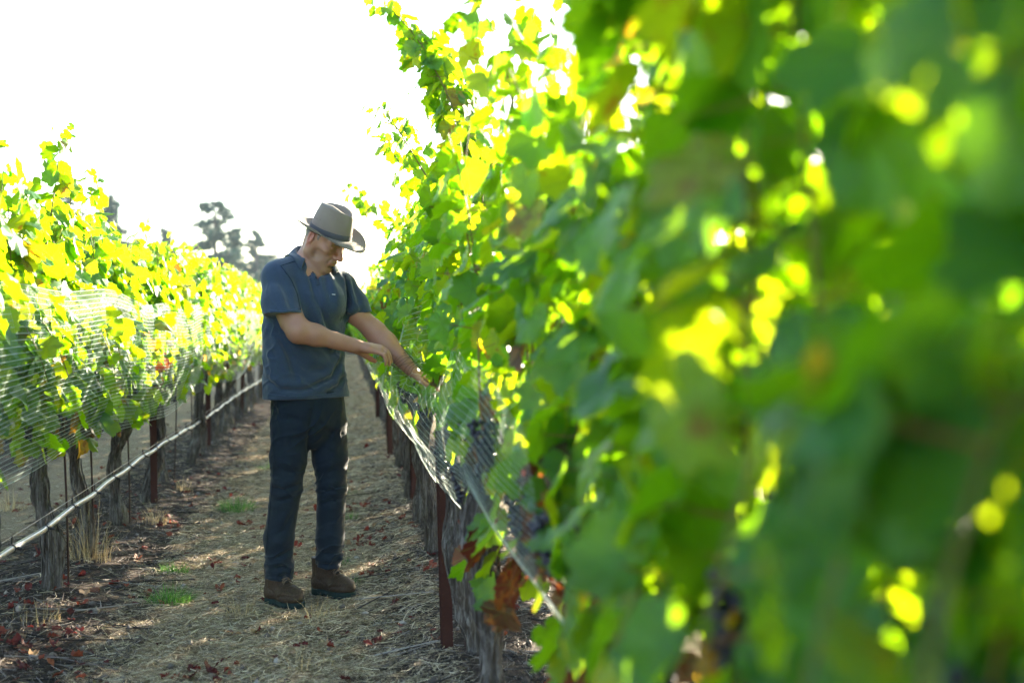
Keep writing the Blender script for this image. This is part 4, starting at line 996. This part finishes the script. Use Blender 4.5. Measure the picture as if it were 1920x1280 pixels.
def build_shirt():
    S = shirt_base(); base = SDF(); base.p = list(S.p)
    F_ = [  # amplitude, width, polyline in photo pixels
        (2.2, 1.3, (566, 500), (582, 545), (600, 590), (622, 640)), (-1.8, 1.0, (574, 505), (590, 550), (608, 592), (628, 636)),
        (1.2, 1.3, (512, 620), (530, 660), (540, 700)), (-1, 1, (520, 615), (545, 660), (556, 700)),
        (1.2, 1.2, (500, 690), (525, 712), (560, 716), (600, 700)), (-1.3, 1., (503, 702), (530, 722), (565, 724), (610, 706)),
        (1.2, 1.1, (506, 716), (540, 730), (575, 730), (615, 716)), (1.5, 1.1, (636, 655), (615, 690), (585, 708)), (-1.4, .9, (641, 662), (622, 698), (592, 714)),
        (1.6, 1.1, (642, 680), (628, 708), (600, 722)), (-1.2, .9, (644, 694), (634, 716), (610, 728)), (1.2, 1, (505, 655), (520, 690), (526, 715)),
        (1.4, 1.2, (560, 520), (566, 560), (568, 600)),
        (1, 1.2, (530, 500), (548, 530), (560, 560)), (-1, 1, (520, 500), (540, 545), (548, 575)), (1.1, 1.2, (507, 520), (520, 550), (535, 570)),
        (1.1, 1.1, (636, 505), (645, 540), (644, 575)), (-1.3, 1, (643, 505), (652, 540), (650, 580)), (1.2, 1.1, (655, 520), (662, 550), (664, 580)), (-1, 1, (662, 520), (670, 550), (674, 576)),
        (-1.4, 1, (644, 588), (660, 586), (682, 574)), (1, 1, (648, 578), (662, 574), (678, 562)), (1, 1, (615, 500), (626, 530), (634, 560)), (-.8, 1, (608, 505), (616, 535), (622, 560)),
        (-1, 1, (600, 640), (620, 655), (640, 650)), (1.1, 1.2, (560, 640), (590, 668), (620, 676)), (-1, 1, (540, 650), (575, 682), (612, 690))]
    folds(S, base, F_, .017, .0125)
    S.bend(lambda P: .0020 * vnoise(P * [1, 1, .8], 17, 9) + .0007 * vnoise(P, 46, 2))
    A3 = np.array
    S.bend(creases(.0105, 11, (-.45, .2, 1), [(LP(610, 705, -.1), A3([.16, .2, .055]), 1.), (LP(530, 715, -.1), A3([.12, .2, .05]), .6)], 51, 1.2))
    S.bend(creases(.0095, 9, (1.0, -.2, .75), [(LP(515, 650, -.1), A3([.06, .2, .16]), .9), (LP(572, 560, -.1), A3([.035, .2, .12]), .6), (LP(640, 640, 0), A3([.07, .2, .10]), .7)], 53, 1.2))
    S.bend(creases(.0085, 12, (1.0, 0, .55), [(LP(664, 560, .1), A3([.07, .2, .10]), 1.), (LP(520, 545, -.2), A3([.07, .2, .09]), .45)], 57, 1.))
    # stitched hem lines
    S.plane(LP(576, 737, 0), (.02, 0, -1)); 
    # neck opening: a round neck and a V at the placket
    nk = LP(585, 484, .0); S.cap(nk + [0, 0, -.01], nk + [-.0, 0, .10], .060, .066, .008, '-')
    v0, v1, v2 = base.ray(596, 494, .01), base.ray(596, 505, .008), base.ray(595, 517, .004); S.cap(v0 + [0, .03, .02], v1, .030, .015, .006, '-'); S.cap(v1, v2, .015, .004, .006, '-')
    return sdf_mesh('polo_shirt', S, (-.30, -.30, .90), (.36, .26, 1.66), .0038, M['shirt'], 1), S

trousers_me, trb = build_trousers()
shirt_me, shS = build_shirt()
body_me, bodyS = build_body()
man = obj('person', body_me); man.location = (MAN[0], MAN[1], float(gz(*MAN))); man.rotation_euler.z = -R(YAW)
tag(man, 'man in a tan hat, navy polo shirt and dark trousers reaching into the vines', 'person')
obj('trousers', trousers_me, man); shirt = obj('polo_shirt', shirt_me, man)

# ---- shirt details
def grad(S, p, e=.004):
    p = np.asarray(p, float); I = np.eye(3) * e; return unit((S(p + I) - S(p - I)).reshape(1, 3))[0]
def strip(pts, nrm, wid, th, mat_i, b):
    """flat strip along pts with up-normal per point"""
    pts = np.asarray(pts, float); T = unit(np.gradient(pts, axis=0)); n = unit(np.asarray(nrm, float)); s = np.cross(T, n); w_ = np.broadcast_to(wid, (len(pts),))[:, None]
    V = np.stack([pts - s * w_, pts + s * w_, pts + s * w_ + n * th, pts - s * w_ + n * th], 1).reshape(-1, 3); i = np.arange(len(pts) - 1)[:, None]; j = np.arange(4)[None]; k = (j + 1) % 4
    F = np.stack([i * 4 + j, i * 4 + k, (i + 1) * 4 + k, (i + 1) * 4 + j], -1).reshape(-1, 4); m = 4 * (len(pts) - 1)
    b.add(V, np.vstack([F, [[0, 3, 2, 1], [m, m + 1, m + 2, m + 3]]]), mat_i)
def grad(S, p, e=.004):
    p = np.asarray(p, float); I = np.eye(3) * e; return unit((S(p + I) - S(p - I)).reshape(1, 3))[0]
def collar():
    b = Bag(); n = 44; nc = LP(585, 480, .004); rows = []
    # neck ring: starts at the front of the throat, goes round behind, falls over as a soft collar
    fa = math.atan2(FW[1], FW[0]) + .06
    for i in range(n):
        u = i / (n - 1); a = fa + R(20) + (2 * math.pi - R(72)) * u; front = math.cos(a - fa)
        d = np.array([math.cos(a), math.sin(a), 0.]); rn = .074 + .014 * max(front, 0)
        base_z = -.010 - .030 * max(front, 0) + .046 * max(-front, 0)
        p0 = nc + d * rn + [0, 0, base_z]; p1 = nc + d * (rn - .002 + .004 * max(front, 0)) + [0, 0, base_z + .036 - .008 * max(front, 0)]
        pt = .5 + .5 * math.cos(2 * math.pi * u); tip = max(0, front) ** 6
        wl = .046 + .014 * max(0, 1 - 8 * min(u, 1 - u))
        p2 = nc + d * (rn + .012) + [0, 0, base_z + .034 - .006 * max(front, 0)]; p3 = nc + d * (rn + .024 + wl * .50) + [0, 0, base_z + .030 - wl * .85]
        for _ in range(3):
            sd = float(shS(p3[None])[0])
            if sd < .009: p3 = p3 + grad(shS, p3) * (.009 - sd)
        p25 = (p2 + p3) / 2 + d * .006 + [0, 0, .004]
        sd = float(shS(p25[None])[0])
        if sd < .010: p25 = p25 + grad(shS, p25) * (.010 - sd)
        out = [p0, p1, (p1 + p2) / 2 + [0, 0, .005], p2, p25, p3]
        rows.append(out + [q - (d * .0035 if k > 2 else -d * .0 + [0, 0, 0]) + (np.array([0, 0, -.003]) if k > 1 else d * -.003) for k, q in enumerate(out)][::-1])
    V = np.array(rows); m = V.shape[1]; i = np.arange(n - 1)[:, None]; j = np.arange(m)[None]; k = (j + 1) % m
    b.add(V.reshape(-1, 3), np.stack([i * m + j, (i + 1) * m + j, (i + 1) * m + k, i * m + k], -1).reshape(-1, 4))
    b.add(V[0], [list(range(m))]); b.add(V[-1], [list(range(m))[::-1]])
    return b.mesh('collar', [M['shirt']])
co = obj('collar', collar(), shirt); md = co.modifiers.new('s', 'SUBSURF'); md.levels = md.render_levels = 1
def on(S, px, py, off=0.): p = S.ray(px, py); n = grad(S, p); return p + n * off, n
b = Bag(); pts = [on(shS, 583 + 13 * t, 497 + 30 * t, .002) for t in np.linspace(0, 1, 9)]; strip([p for p, _ in pts], [n for _, n in pts], .010, .002, 0, b); obj('placket', b.mesh('placket', [M['shirt']]), shirt)
for (px, py) in ((586, 502), (591.5, 513)):
    p, n = on(shS, px, py, .004); b = Bag(); b.tube([p, p + n * .0025], .0052, 12); obj('button', b.mesh('button', [M['button']]), shirt)
def patch(name, quad, th, mat, parent, nx=8, ny=8, off=.001):
    q = np.array(quad, float); b = Bag(); V = []; W = []
    for i in range(nx + 1):
        for j in range(ny + 1):
            u, v = i / nx, j / ny; x, y = (1 - u) * (1 - v) * q[0] + u * (1 - v) * q[1] + u * v * q[2] + (1 - u) * v * q[3]
            p, n = on(shS, x, y, off); V.append(p + n * th); W.append(p - n * .002)
    V, W = np.array(V), np.array(W); i = np.arange(nx)[:, None]; j = np.arange(ny)[None]; m = ny + 1
    F = np.stack([i * m + j, i * m + j + 1, (i + 1) * m + j + 1, (i + 1) * m + j], -1).reshape(-1, 4); b.add(V, F)
    ed = [i_ * m for i_ in range(nx + 1)] + [nx * m + j_ for j_ in range(1, m)] + [i_ * m + ny for i_ in range(nx - 1, -1, -1)] + [j_ for j_ in range(ny - 1, 0, -1)]
    n_ = len(ed); E = np.vstack([V[ed], W[ed]]); a = np.arange(n_); c = (a + 1) % n_; b.add(E, np.stack([a, c, n_ + c, n_ + a], 1))
    return obj(name, b.mesh(name, [mat]), parent)
pk = patch('pocket', [(618, 543), (646, 546), (643, 584), (617, 581)], .0022, M['shirt'], shirt)
patch('pocket_label', [(622, 541.5), (629.4, 542.3), (629.2, 545.6), (621.8, 544.8)], .0042, M['tagblk'], shirt, 3, 3)
patch('pocket_print', [(623, 542.6), (628.6, 543.2), (628.4, 544.6), (622.8, 544.0)], .0050, M['tagwht'], shirt, 3, 2)
def seam(name, S, pts, parent, mat, rad=.0014, off=.0022, n=60):
    pts = np.array(pts, float); t = np.linspace(0, len(pts) - 1, n); xy = np.stack([np.interp(t, np.arange(len(pts)), pts[:, k]) for k in (0, 1)], 1)
    P = [on(S, x, y, off)[0] for x, y in xy]; b = Bag(); b.tube(P, rad, 4); return obj(name, b.mesh(name, [mat]), parent)
M['seam'] = simple('stitching', (.09, .14, .24), .8, .1); M['seamd'] = simple('dark_seam', (.01, .02, .04), .8, .1)
seam('armhole_seam', shS, [(526, 490), (545, 515), (556, 540), (563, 572)], shirt, M['seamd'])
seam('armhole_seam', shS, [(647, 508), (653, 540), (650, 582)], shirt, M['seamd'])
seam('hem_stitch', shS, [(503, 729), (540, 734), (590, 732), (630, 728)], shirt, M['seam'], .0008)
seam('sleeve_stitch', shS, [(505, 572), (530, 575), (562, 570)], shirt, M['seam'])
seam('shoulder_seam', shS, [(526, 490), (548, 483), (562, 480)], shirt, M['seamd'])
tr = [o for o in man.children if o.name.startswith('trousers')][0]
seam('pocket_seam', trb, [(520, 742), (514, 765), (508, 785)], tr, M['seamd'], .0012, .003)
seam('fly_seam', trb, [(604, 742), (600, 765), (590, 788)], tr, M['seamd'], .0012, .003)
seam('side_seam', trb, [(513, 800), (515, 850), (512, 900), (505, 960), (500, 1030)], tr, M['seamd'], .0012, .003)

# ---- hat
def hat():
    C, Mx = HATC, HATM
    def W(P): return C + np.asarray(P) @ Mx.T
    n = 72; th_ = np.arange(n) * 2 * np.pi / n; cs, sn = np.cos(th_), np.sin(th_)
    fx, fy = .101, .086
    rows = []
    # brim underside from the opening to the edge, then top back to the crown
    def brim(t, up):
        wd = .074 + .006 * cs ** 2; rx = fx + wd * t; ry = fy + wd * t
        z = .019 * t * sn ** 2 * (1 + .9 * t) - .022 * t ** 1.5 * np.maximum(cs, 0) ** 2 + .022 * t ** 2 * np.maximum(-cs, 0) ** 2 - .004 * t + up
        z = z + .004 * t * np.sin(3 * th_ + 1) + .002 * t * np.sin(5 * th_)
        return np.stack([rx * cs, ry * sn, z], 1)
    under = [brim(t, -.0016) for t in np.linspace(0, 1, 9)]; over = [brim(t, .0016) for t in np.linspace(1, 0, 9)]
    crown = []
    for t in np.linspace(0, 1, 22):
        s_ = 1 - .17 * t ** 1.2; z = .130 * t; bulge = .004 * math.sin(t * math.pi)
        x = (fx * s_ + bulge) * cs + .003 * t; y = (fy * s_ + bulge) * sn
        pinch = .020 * t ** 2 * np.exp(-((np.abs(sn) - .55) / .30) ** 2) * (cs > 0) * cs
        y = y - np.sign(sn) * pinch; zz = np.full(n, z) - .012 * t ** 2 * np.clip(cs, -1, 1) * (cs > 0) - .004 * t * np.clip(-cs, 0, 1)
        crown.append(np.stack([x, y, zz], 1))
    topr = crown[-1]; cap_ = []
    for q in np.linspace(.90, .04, 12):
        P = topr.copy(); P[:, 0] = (topr[:, 0] - .003) * q + .003; P[:, 1] = topr[:, 1] * q
        edge = (1 - q); rise = .010 * np.sin(np.clip(edge * 3.2, 0, np.pi)) * (edge < .98)
        dent = -.030 * np.exp(-((P[:, 1]) / .024) ** 2) * np.clip((P[:, 0] + .085) / .06, 0, 1) * np.clip(edge * 3.5, 0, 1)
        P[:, 2] = (topr[:, 2] * q + topr[:, 2].mean() * (1 - q)) + rise + dent
        cap_.append(P)
    body = np.array(over[:] + crown[1:] + cap_)
    def grid(rows_, b, mi=0, close_top=False, flip=False):
        A = np.array(rows_); m = len(A); V = W(A.reshape(-1, 3)); i = np.arange(m - 1)[:, None]; j = np.arange(n)[None]; k = (j + 1) % n
        Fq = np.stack([i * n + j, i * n + k, (i + 1) * n + k, (i + 1) * n + j], -1).reshape(-1, 4); b.add(V, Fq[:, ::-1] if flip else Fq, mi)
        if close_top: b.add(np.vstack([V[-n:], V[-n:].mean(0)]), np.stack([np.arange(n), (np.arange(n) + 1) % n, np.full(n, n)], 1), mi)
    b = Bag(); grid(under + list(body), b, 0, True)
    inn = [np.stack([c[:, 0] * .965, c[:, 1] * .965, c[:, 2] * .95], 1) for c in crown[:16]]; grid(inn, b, 0, True, True)
    h = obj('hat', b.mesh('hat', [M['hat']]), man)
    b = Bag(); bt = []
    for z, o_ in ((.001, .0035), (.004, .0050), (.014, .0052), (.024, .0048), (.027, .0030)):
        t = z / .134; s_ = 1 - .17 * t ** 1.2; bt.append(np.stack([(fx * s_ + o_) * cs + .003 * t, (fy * s_ + o_) * sn, np.full(n, z)], 1))
    grid(bt, b); obj('hat_band', b.mesh('hat_band', [M['band']]), h)
    # stitched rings on the brim and the eyelets on the crown's side
    for q in (.30, .45, .60, .75, .90, .985):
        P = brim(q, .0022); b = Bag(); P = W(P); b.tube(np.vstack([P, P[:1]]), .0005, 3, cap=False); obj('brim_stitch', b.mesh('brim_stitch', [M['stitch']]), h)
    for k in (-1, 0, 1):
        an = math.pi / 2 + .42 - k * .24; t = .44; s_ = 1 - .17 * t ** 1.2; p = np.array([(fx * s_ + .004) * math.cos(an) + .003 * t, (fy * s_ + .004) * math.sin(an), .134 * t + .003 * k]); nn = np.array([math.cos(an), math.sin(an), 0])
        b = Bag(); b.tube(W(np.array([p - nn * .001, p + nn * .0012])), .0015, 8); obj('eyelet', b.mesh('eyelet', [M['seamd']]), h)
hat()
# ---- hair: cropped sides and nape below the hat; eyebrows; eyes
def hair():
    S = SDF(); S.ell(H(-.004, 0, .030), np.array([.091, .0765, .090]) * HS, HM, .01)
    S.plane(H(.030, 0, 0), HM @ np.array([1, 0, -.1]), .01)
    S.cap(H(-.010, .085, -.004), H(-.008, .085, .004), .030, .030, .006, '-'); S.cap(H(-.010, -.085, -.004), H(-.008, -.085, .004), .030, .030, .006, '-')
    S.plane(H(-.03, 0, -.040), HM @ np.array([.3, 0, -1.]), .01)
    S.plane(HATC + HATU * -.002, HATU, .004)
    S.bend(lambda P: .0014 * vnoise(P, 160, 3))
    return sdf_mesh('hair', S, HC - .16, HC + .16, .0034, M['hair'], 0)
obj('hair', hair(), man)
for sd in (-1, 1):
    b = Bag(); b.tube([H(.0975, sd * .014, .0225), H(.094, sd * .030, .0265), H(.082, sd * .048, .0215)], [.0022, .0034, .0016], 6); obj('eyebrow', b.mesh('eyebrow', [M['hair']]), man)
    b = Bag(); iv, if_ = ico(); b.add(H(.0775, sd * .031, .002) + iv * .0125, if_); obj('eye', b.mesh('eye', [M['eye']]), man)

# ---- boots
def boot(heel, ang, lz, K=.8):
    """heel: ground point under the heel; ang: pointing direction in the local frame"""
    d = np.array([math.cos(ang), math.sin(ang), 0]); s = np.array([-d[1], d[0], 0]); u = np.array([0, 0, 1.]); Mb = np.stack([d, s, u], 1); O = np.array([heel[0], heel[1], lz])
    def B_(x, y, z): return O + Mb @ np.array([x * K, y * .95, z], float)
    S = SDF()
    S.cap(B_(.044, 0, .060), B_(.046, 0, .175), .041, .050, .02); S.ell(B_(.036, 0, .050), [.044 * K, .039, .045], Mb, .02)
    S.cap(B_(.05, 0, .058), B_(.15, .004, .050), .043, .040, .03); S.cap(B_(.080, 0, .112), B_(.185, .003, .070), .036, .026, .03)
    S.ell(B_(.212, .004, .048), [.070 * K, .049, .040], Mb, .03); S.ell(B_(.185, .004, .052), [.062 * K, .045, .040], Mb, .03)
    S.plane(O + [0, 0, .022], (0, 0, -1)); S.plane(B_(.05, 0, .175), (0, 0, 1))
    base = SDF(); base.p = list(S.p)
    def pj(p, off=0.):
        p = np.asarray(p, float)
        for _ in range(3): p = p - grad(base, p) * float(base(p[None])[0])
        return p + grad(base, p) * off
    def cr(pts, a, w_): S.ridge([pj(B_(*p)) for p in pts], a, w_)
    for e in (-1, 1):
        cr([(.150, e * .050, .052), (.19, e * .046, .066), (.235, e * .034, .068), (.268, e * .012, .064)], .0045, .006)
        cr([(.145, e * .052, .044), (.19, e * .050, .056), (.240, e * .038, .057), (.275, e * .012, .054)], -.0040, .005)
        cr([(.02, e * .045, .12), (.06, e * .046, .080), (.10, e * .045, .066), (.15, e * .046, .044)], -.0038, .0045); cr([(.015, e * .04, .06), (.045, e * .05, .092), (.05, e * .05, .14)], -.0034, .0045)
        cr([(.085, e * .036, .165), (.095, e * .034, .13), (.130, e * .032, .10), (.160, e * .028, .085)], .0042, .006)
    cr([(.160, -.03, .083), (.172, 0, .093), (.160, .03, .083)], -.004, .006); cr([(.195, -.03, .084), (.20, 0, .086), (.195, .03, .084)], -.003, .006)
    S.bend(lambda P: .0016 * vnoise(P, 38, 5) + .0007 * vnoise(P, 110, 8))
    bt = sdf_mesh('boot', S, O + [-.16, -.34, .0], O + [.34, .22, .20], .0028, M['bootl'], 1)
    bo = obj('boot', bt, man)
    # sole, climbing a little round the heel
    S2 = SDF(); S2.ell(B_(.043, 0, .012), [.051 * K, .043, .09], Mb, .01); S2.ell(B_(.205, .004, .012), [.083 * K, .054, .09], Mb, .01); S2.cap(B_(.05, 0, .01), B_(.2, .004, .01), .040, .046, .03)
    S2.plane(O, (0, 0, -1), .003); S2.plane(B_(.11, 0, .031), Mb @ np.array([.0, 0, 1.]), .003)
    S2.ell(B_(.012, 0, .042), [.024 * K, .034, .024], Mb, .014)
    S2.ell(B_(.112, 0, -.006), [.020 * K, .07, .016], Mb, .006, '-')
    for k in range(18):
        x = .0 + k * .016
        if .09 < x < .14: continue
        for e in (-1, 1): S2.cap(B_(x, e * .066, -.002), B_(x, e * .044, -.002), .0050, .004, .002, '-')
    obj('sole', sdf_mesh('sole', S2, O + [-.16, -.34, -.01], O + [.34, .22, .09], .0028, M['sole'], 1), bo)
    b = Bag(); t_ = [pj(B_(.05, 0, .19) + [0, 0, 0], .0)] ; P = [pj(B_(.10, 0, .165), .001), pj(B_(.115, 0, .14), .001), pj(B_(.14, 0, .115), .001), pj(B_(.165, 0, .098), .0)]
    b.tube(P, [.017, .016, .015, .010], 8); obj('tongue', b.mesh('tongue', [M['inner']]), bo)
    b = Bag()
    for k in range(6):
        f = k / 5; cx_, cz = .092 + .068 * f, .160 - .066 * f; w_ = .030 - .004 * f
        for e in (-1, 1):
            P = [pj(B_(cx_ + .004 + .010 * q, e * w_ * (2 * q - 1), cz + .02 - .008 * q), .0035 + .011 * math.sin(q * math.pi)) for q in np.linspace(0, 1, 7)]
            b.tube(P, .0021, 5)
    for e in (-1, 1):
        t = np.linspace(0, 2 * math.pi, 14); b.tube([pj(B_(.108 + .012 * math.cos(q), e * (.014 + .020 * math.sin(q / 2)), .165 + .016 * math.sin(q)), .014) for q in t], .0018, 5)
    obj('laces', b.mesh('laces', [M['lace']]), bo)
g0 = man.location.z
def gl(x, y):
    c, s = math.cos(-_b), math.sin(-_b); return float(gz(MAN[0] + c * x - s * y, MAN[1] + s * x + c * y)) - g0
h1 = (-.170, -.068); h2 = (.012, .108)
boot(h1, R(-46), gl(h1[0] + .08, h1[1] - .08) + .006, .80); boot(h2, R(-38), gl(h2[0] + .1, h2[1] - .06) + .006, .86)

# ---- the net clinging to his left forearm
_c, _s = math.cos(-_b), math.sin(-_b)
def W2(p): p = np.asarray(p); return np.stack([MAN[0] + _c * p[..., 0] - _s * p[..., 1], MAN[1] + _s * p[..., 0] + _c * p[..., 1], g0 + p[..., 2]], -1)
fa0, fa1 = LP(722, 638, .10), LP(776, 690, .03)
FA = [(W2(LP(768, 694, .02)), .10, .5), (W2(LP(782, 680, .05)), .09, .4)]
def arm_net():
    b = Bag(); ax = unit(fa1 - fa0); L_ = np.linalg.norm(fa1 - fa0); s = unit(np.cross(ax, [0, 1, 0])); q = np.cross(ax, s); r = rng(9)
    def P(t, a): rr = .0535 - .014 * t + .0010; return fa0 + ax * L_ * t + rr * (s * math.cos(a) + q * math.sin(a))
    for k in range(15):
        t = .04 + .96 * (k + r.normal(0, .25)) / 14; tl = r.normal(0, .04)
        b.tube(np.array([W2(P(t + tl * math.cos(a) + .012 * math.sin(3 * a + k), a)) for a in np.linspace(0, 2 * math.pi, 22)]), .0010, 3, cap=False)
    for k in range(26):
        a0 = 2 * math.pi * k / 26; b.tube(np.array([W2(P(t, a0 + .5 * t + .06 * math.sin(9 * t + k))) for t in np.linspace(-.02, 1.02, 12)]), .00065, 3, cap=False)
    return b.mesh('arm_netting', [M['netd']])
M['netd'] = simple('dark_twine', (.10, .075, .06), .7)  # darker brown than the twine of the hanging net
net2 = obj('bird_net', net_mesh('bird_net', SR, 2.5, 40, 30, .00068, .024)); tag(net2, 'bird netting hanging on the right row, lifted at the man\'s arm', 'net')
obj('stretched_netting', arm_net(), net2)

def haze_box():
    b = Bag(); b.box((0, 60, 21), (260, 260, 46)); t = NT('haze_air'); v = t.n('ShaderNodeVolumePrincipled', {'Color': (.72, .9, 1, 1), 'Density': HAZE, 'Anisotropy': .1}); t.t.links.new(v.outputs[0], t.out.inputs['Volume'])
    o = obj('haze', b.mesh('haze', [t.m], False)); tag(o, 'pale bright air between the camera and the far trees', 'haze', kind='stuff')
HAZE = .00035
haze_box()
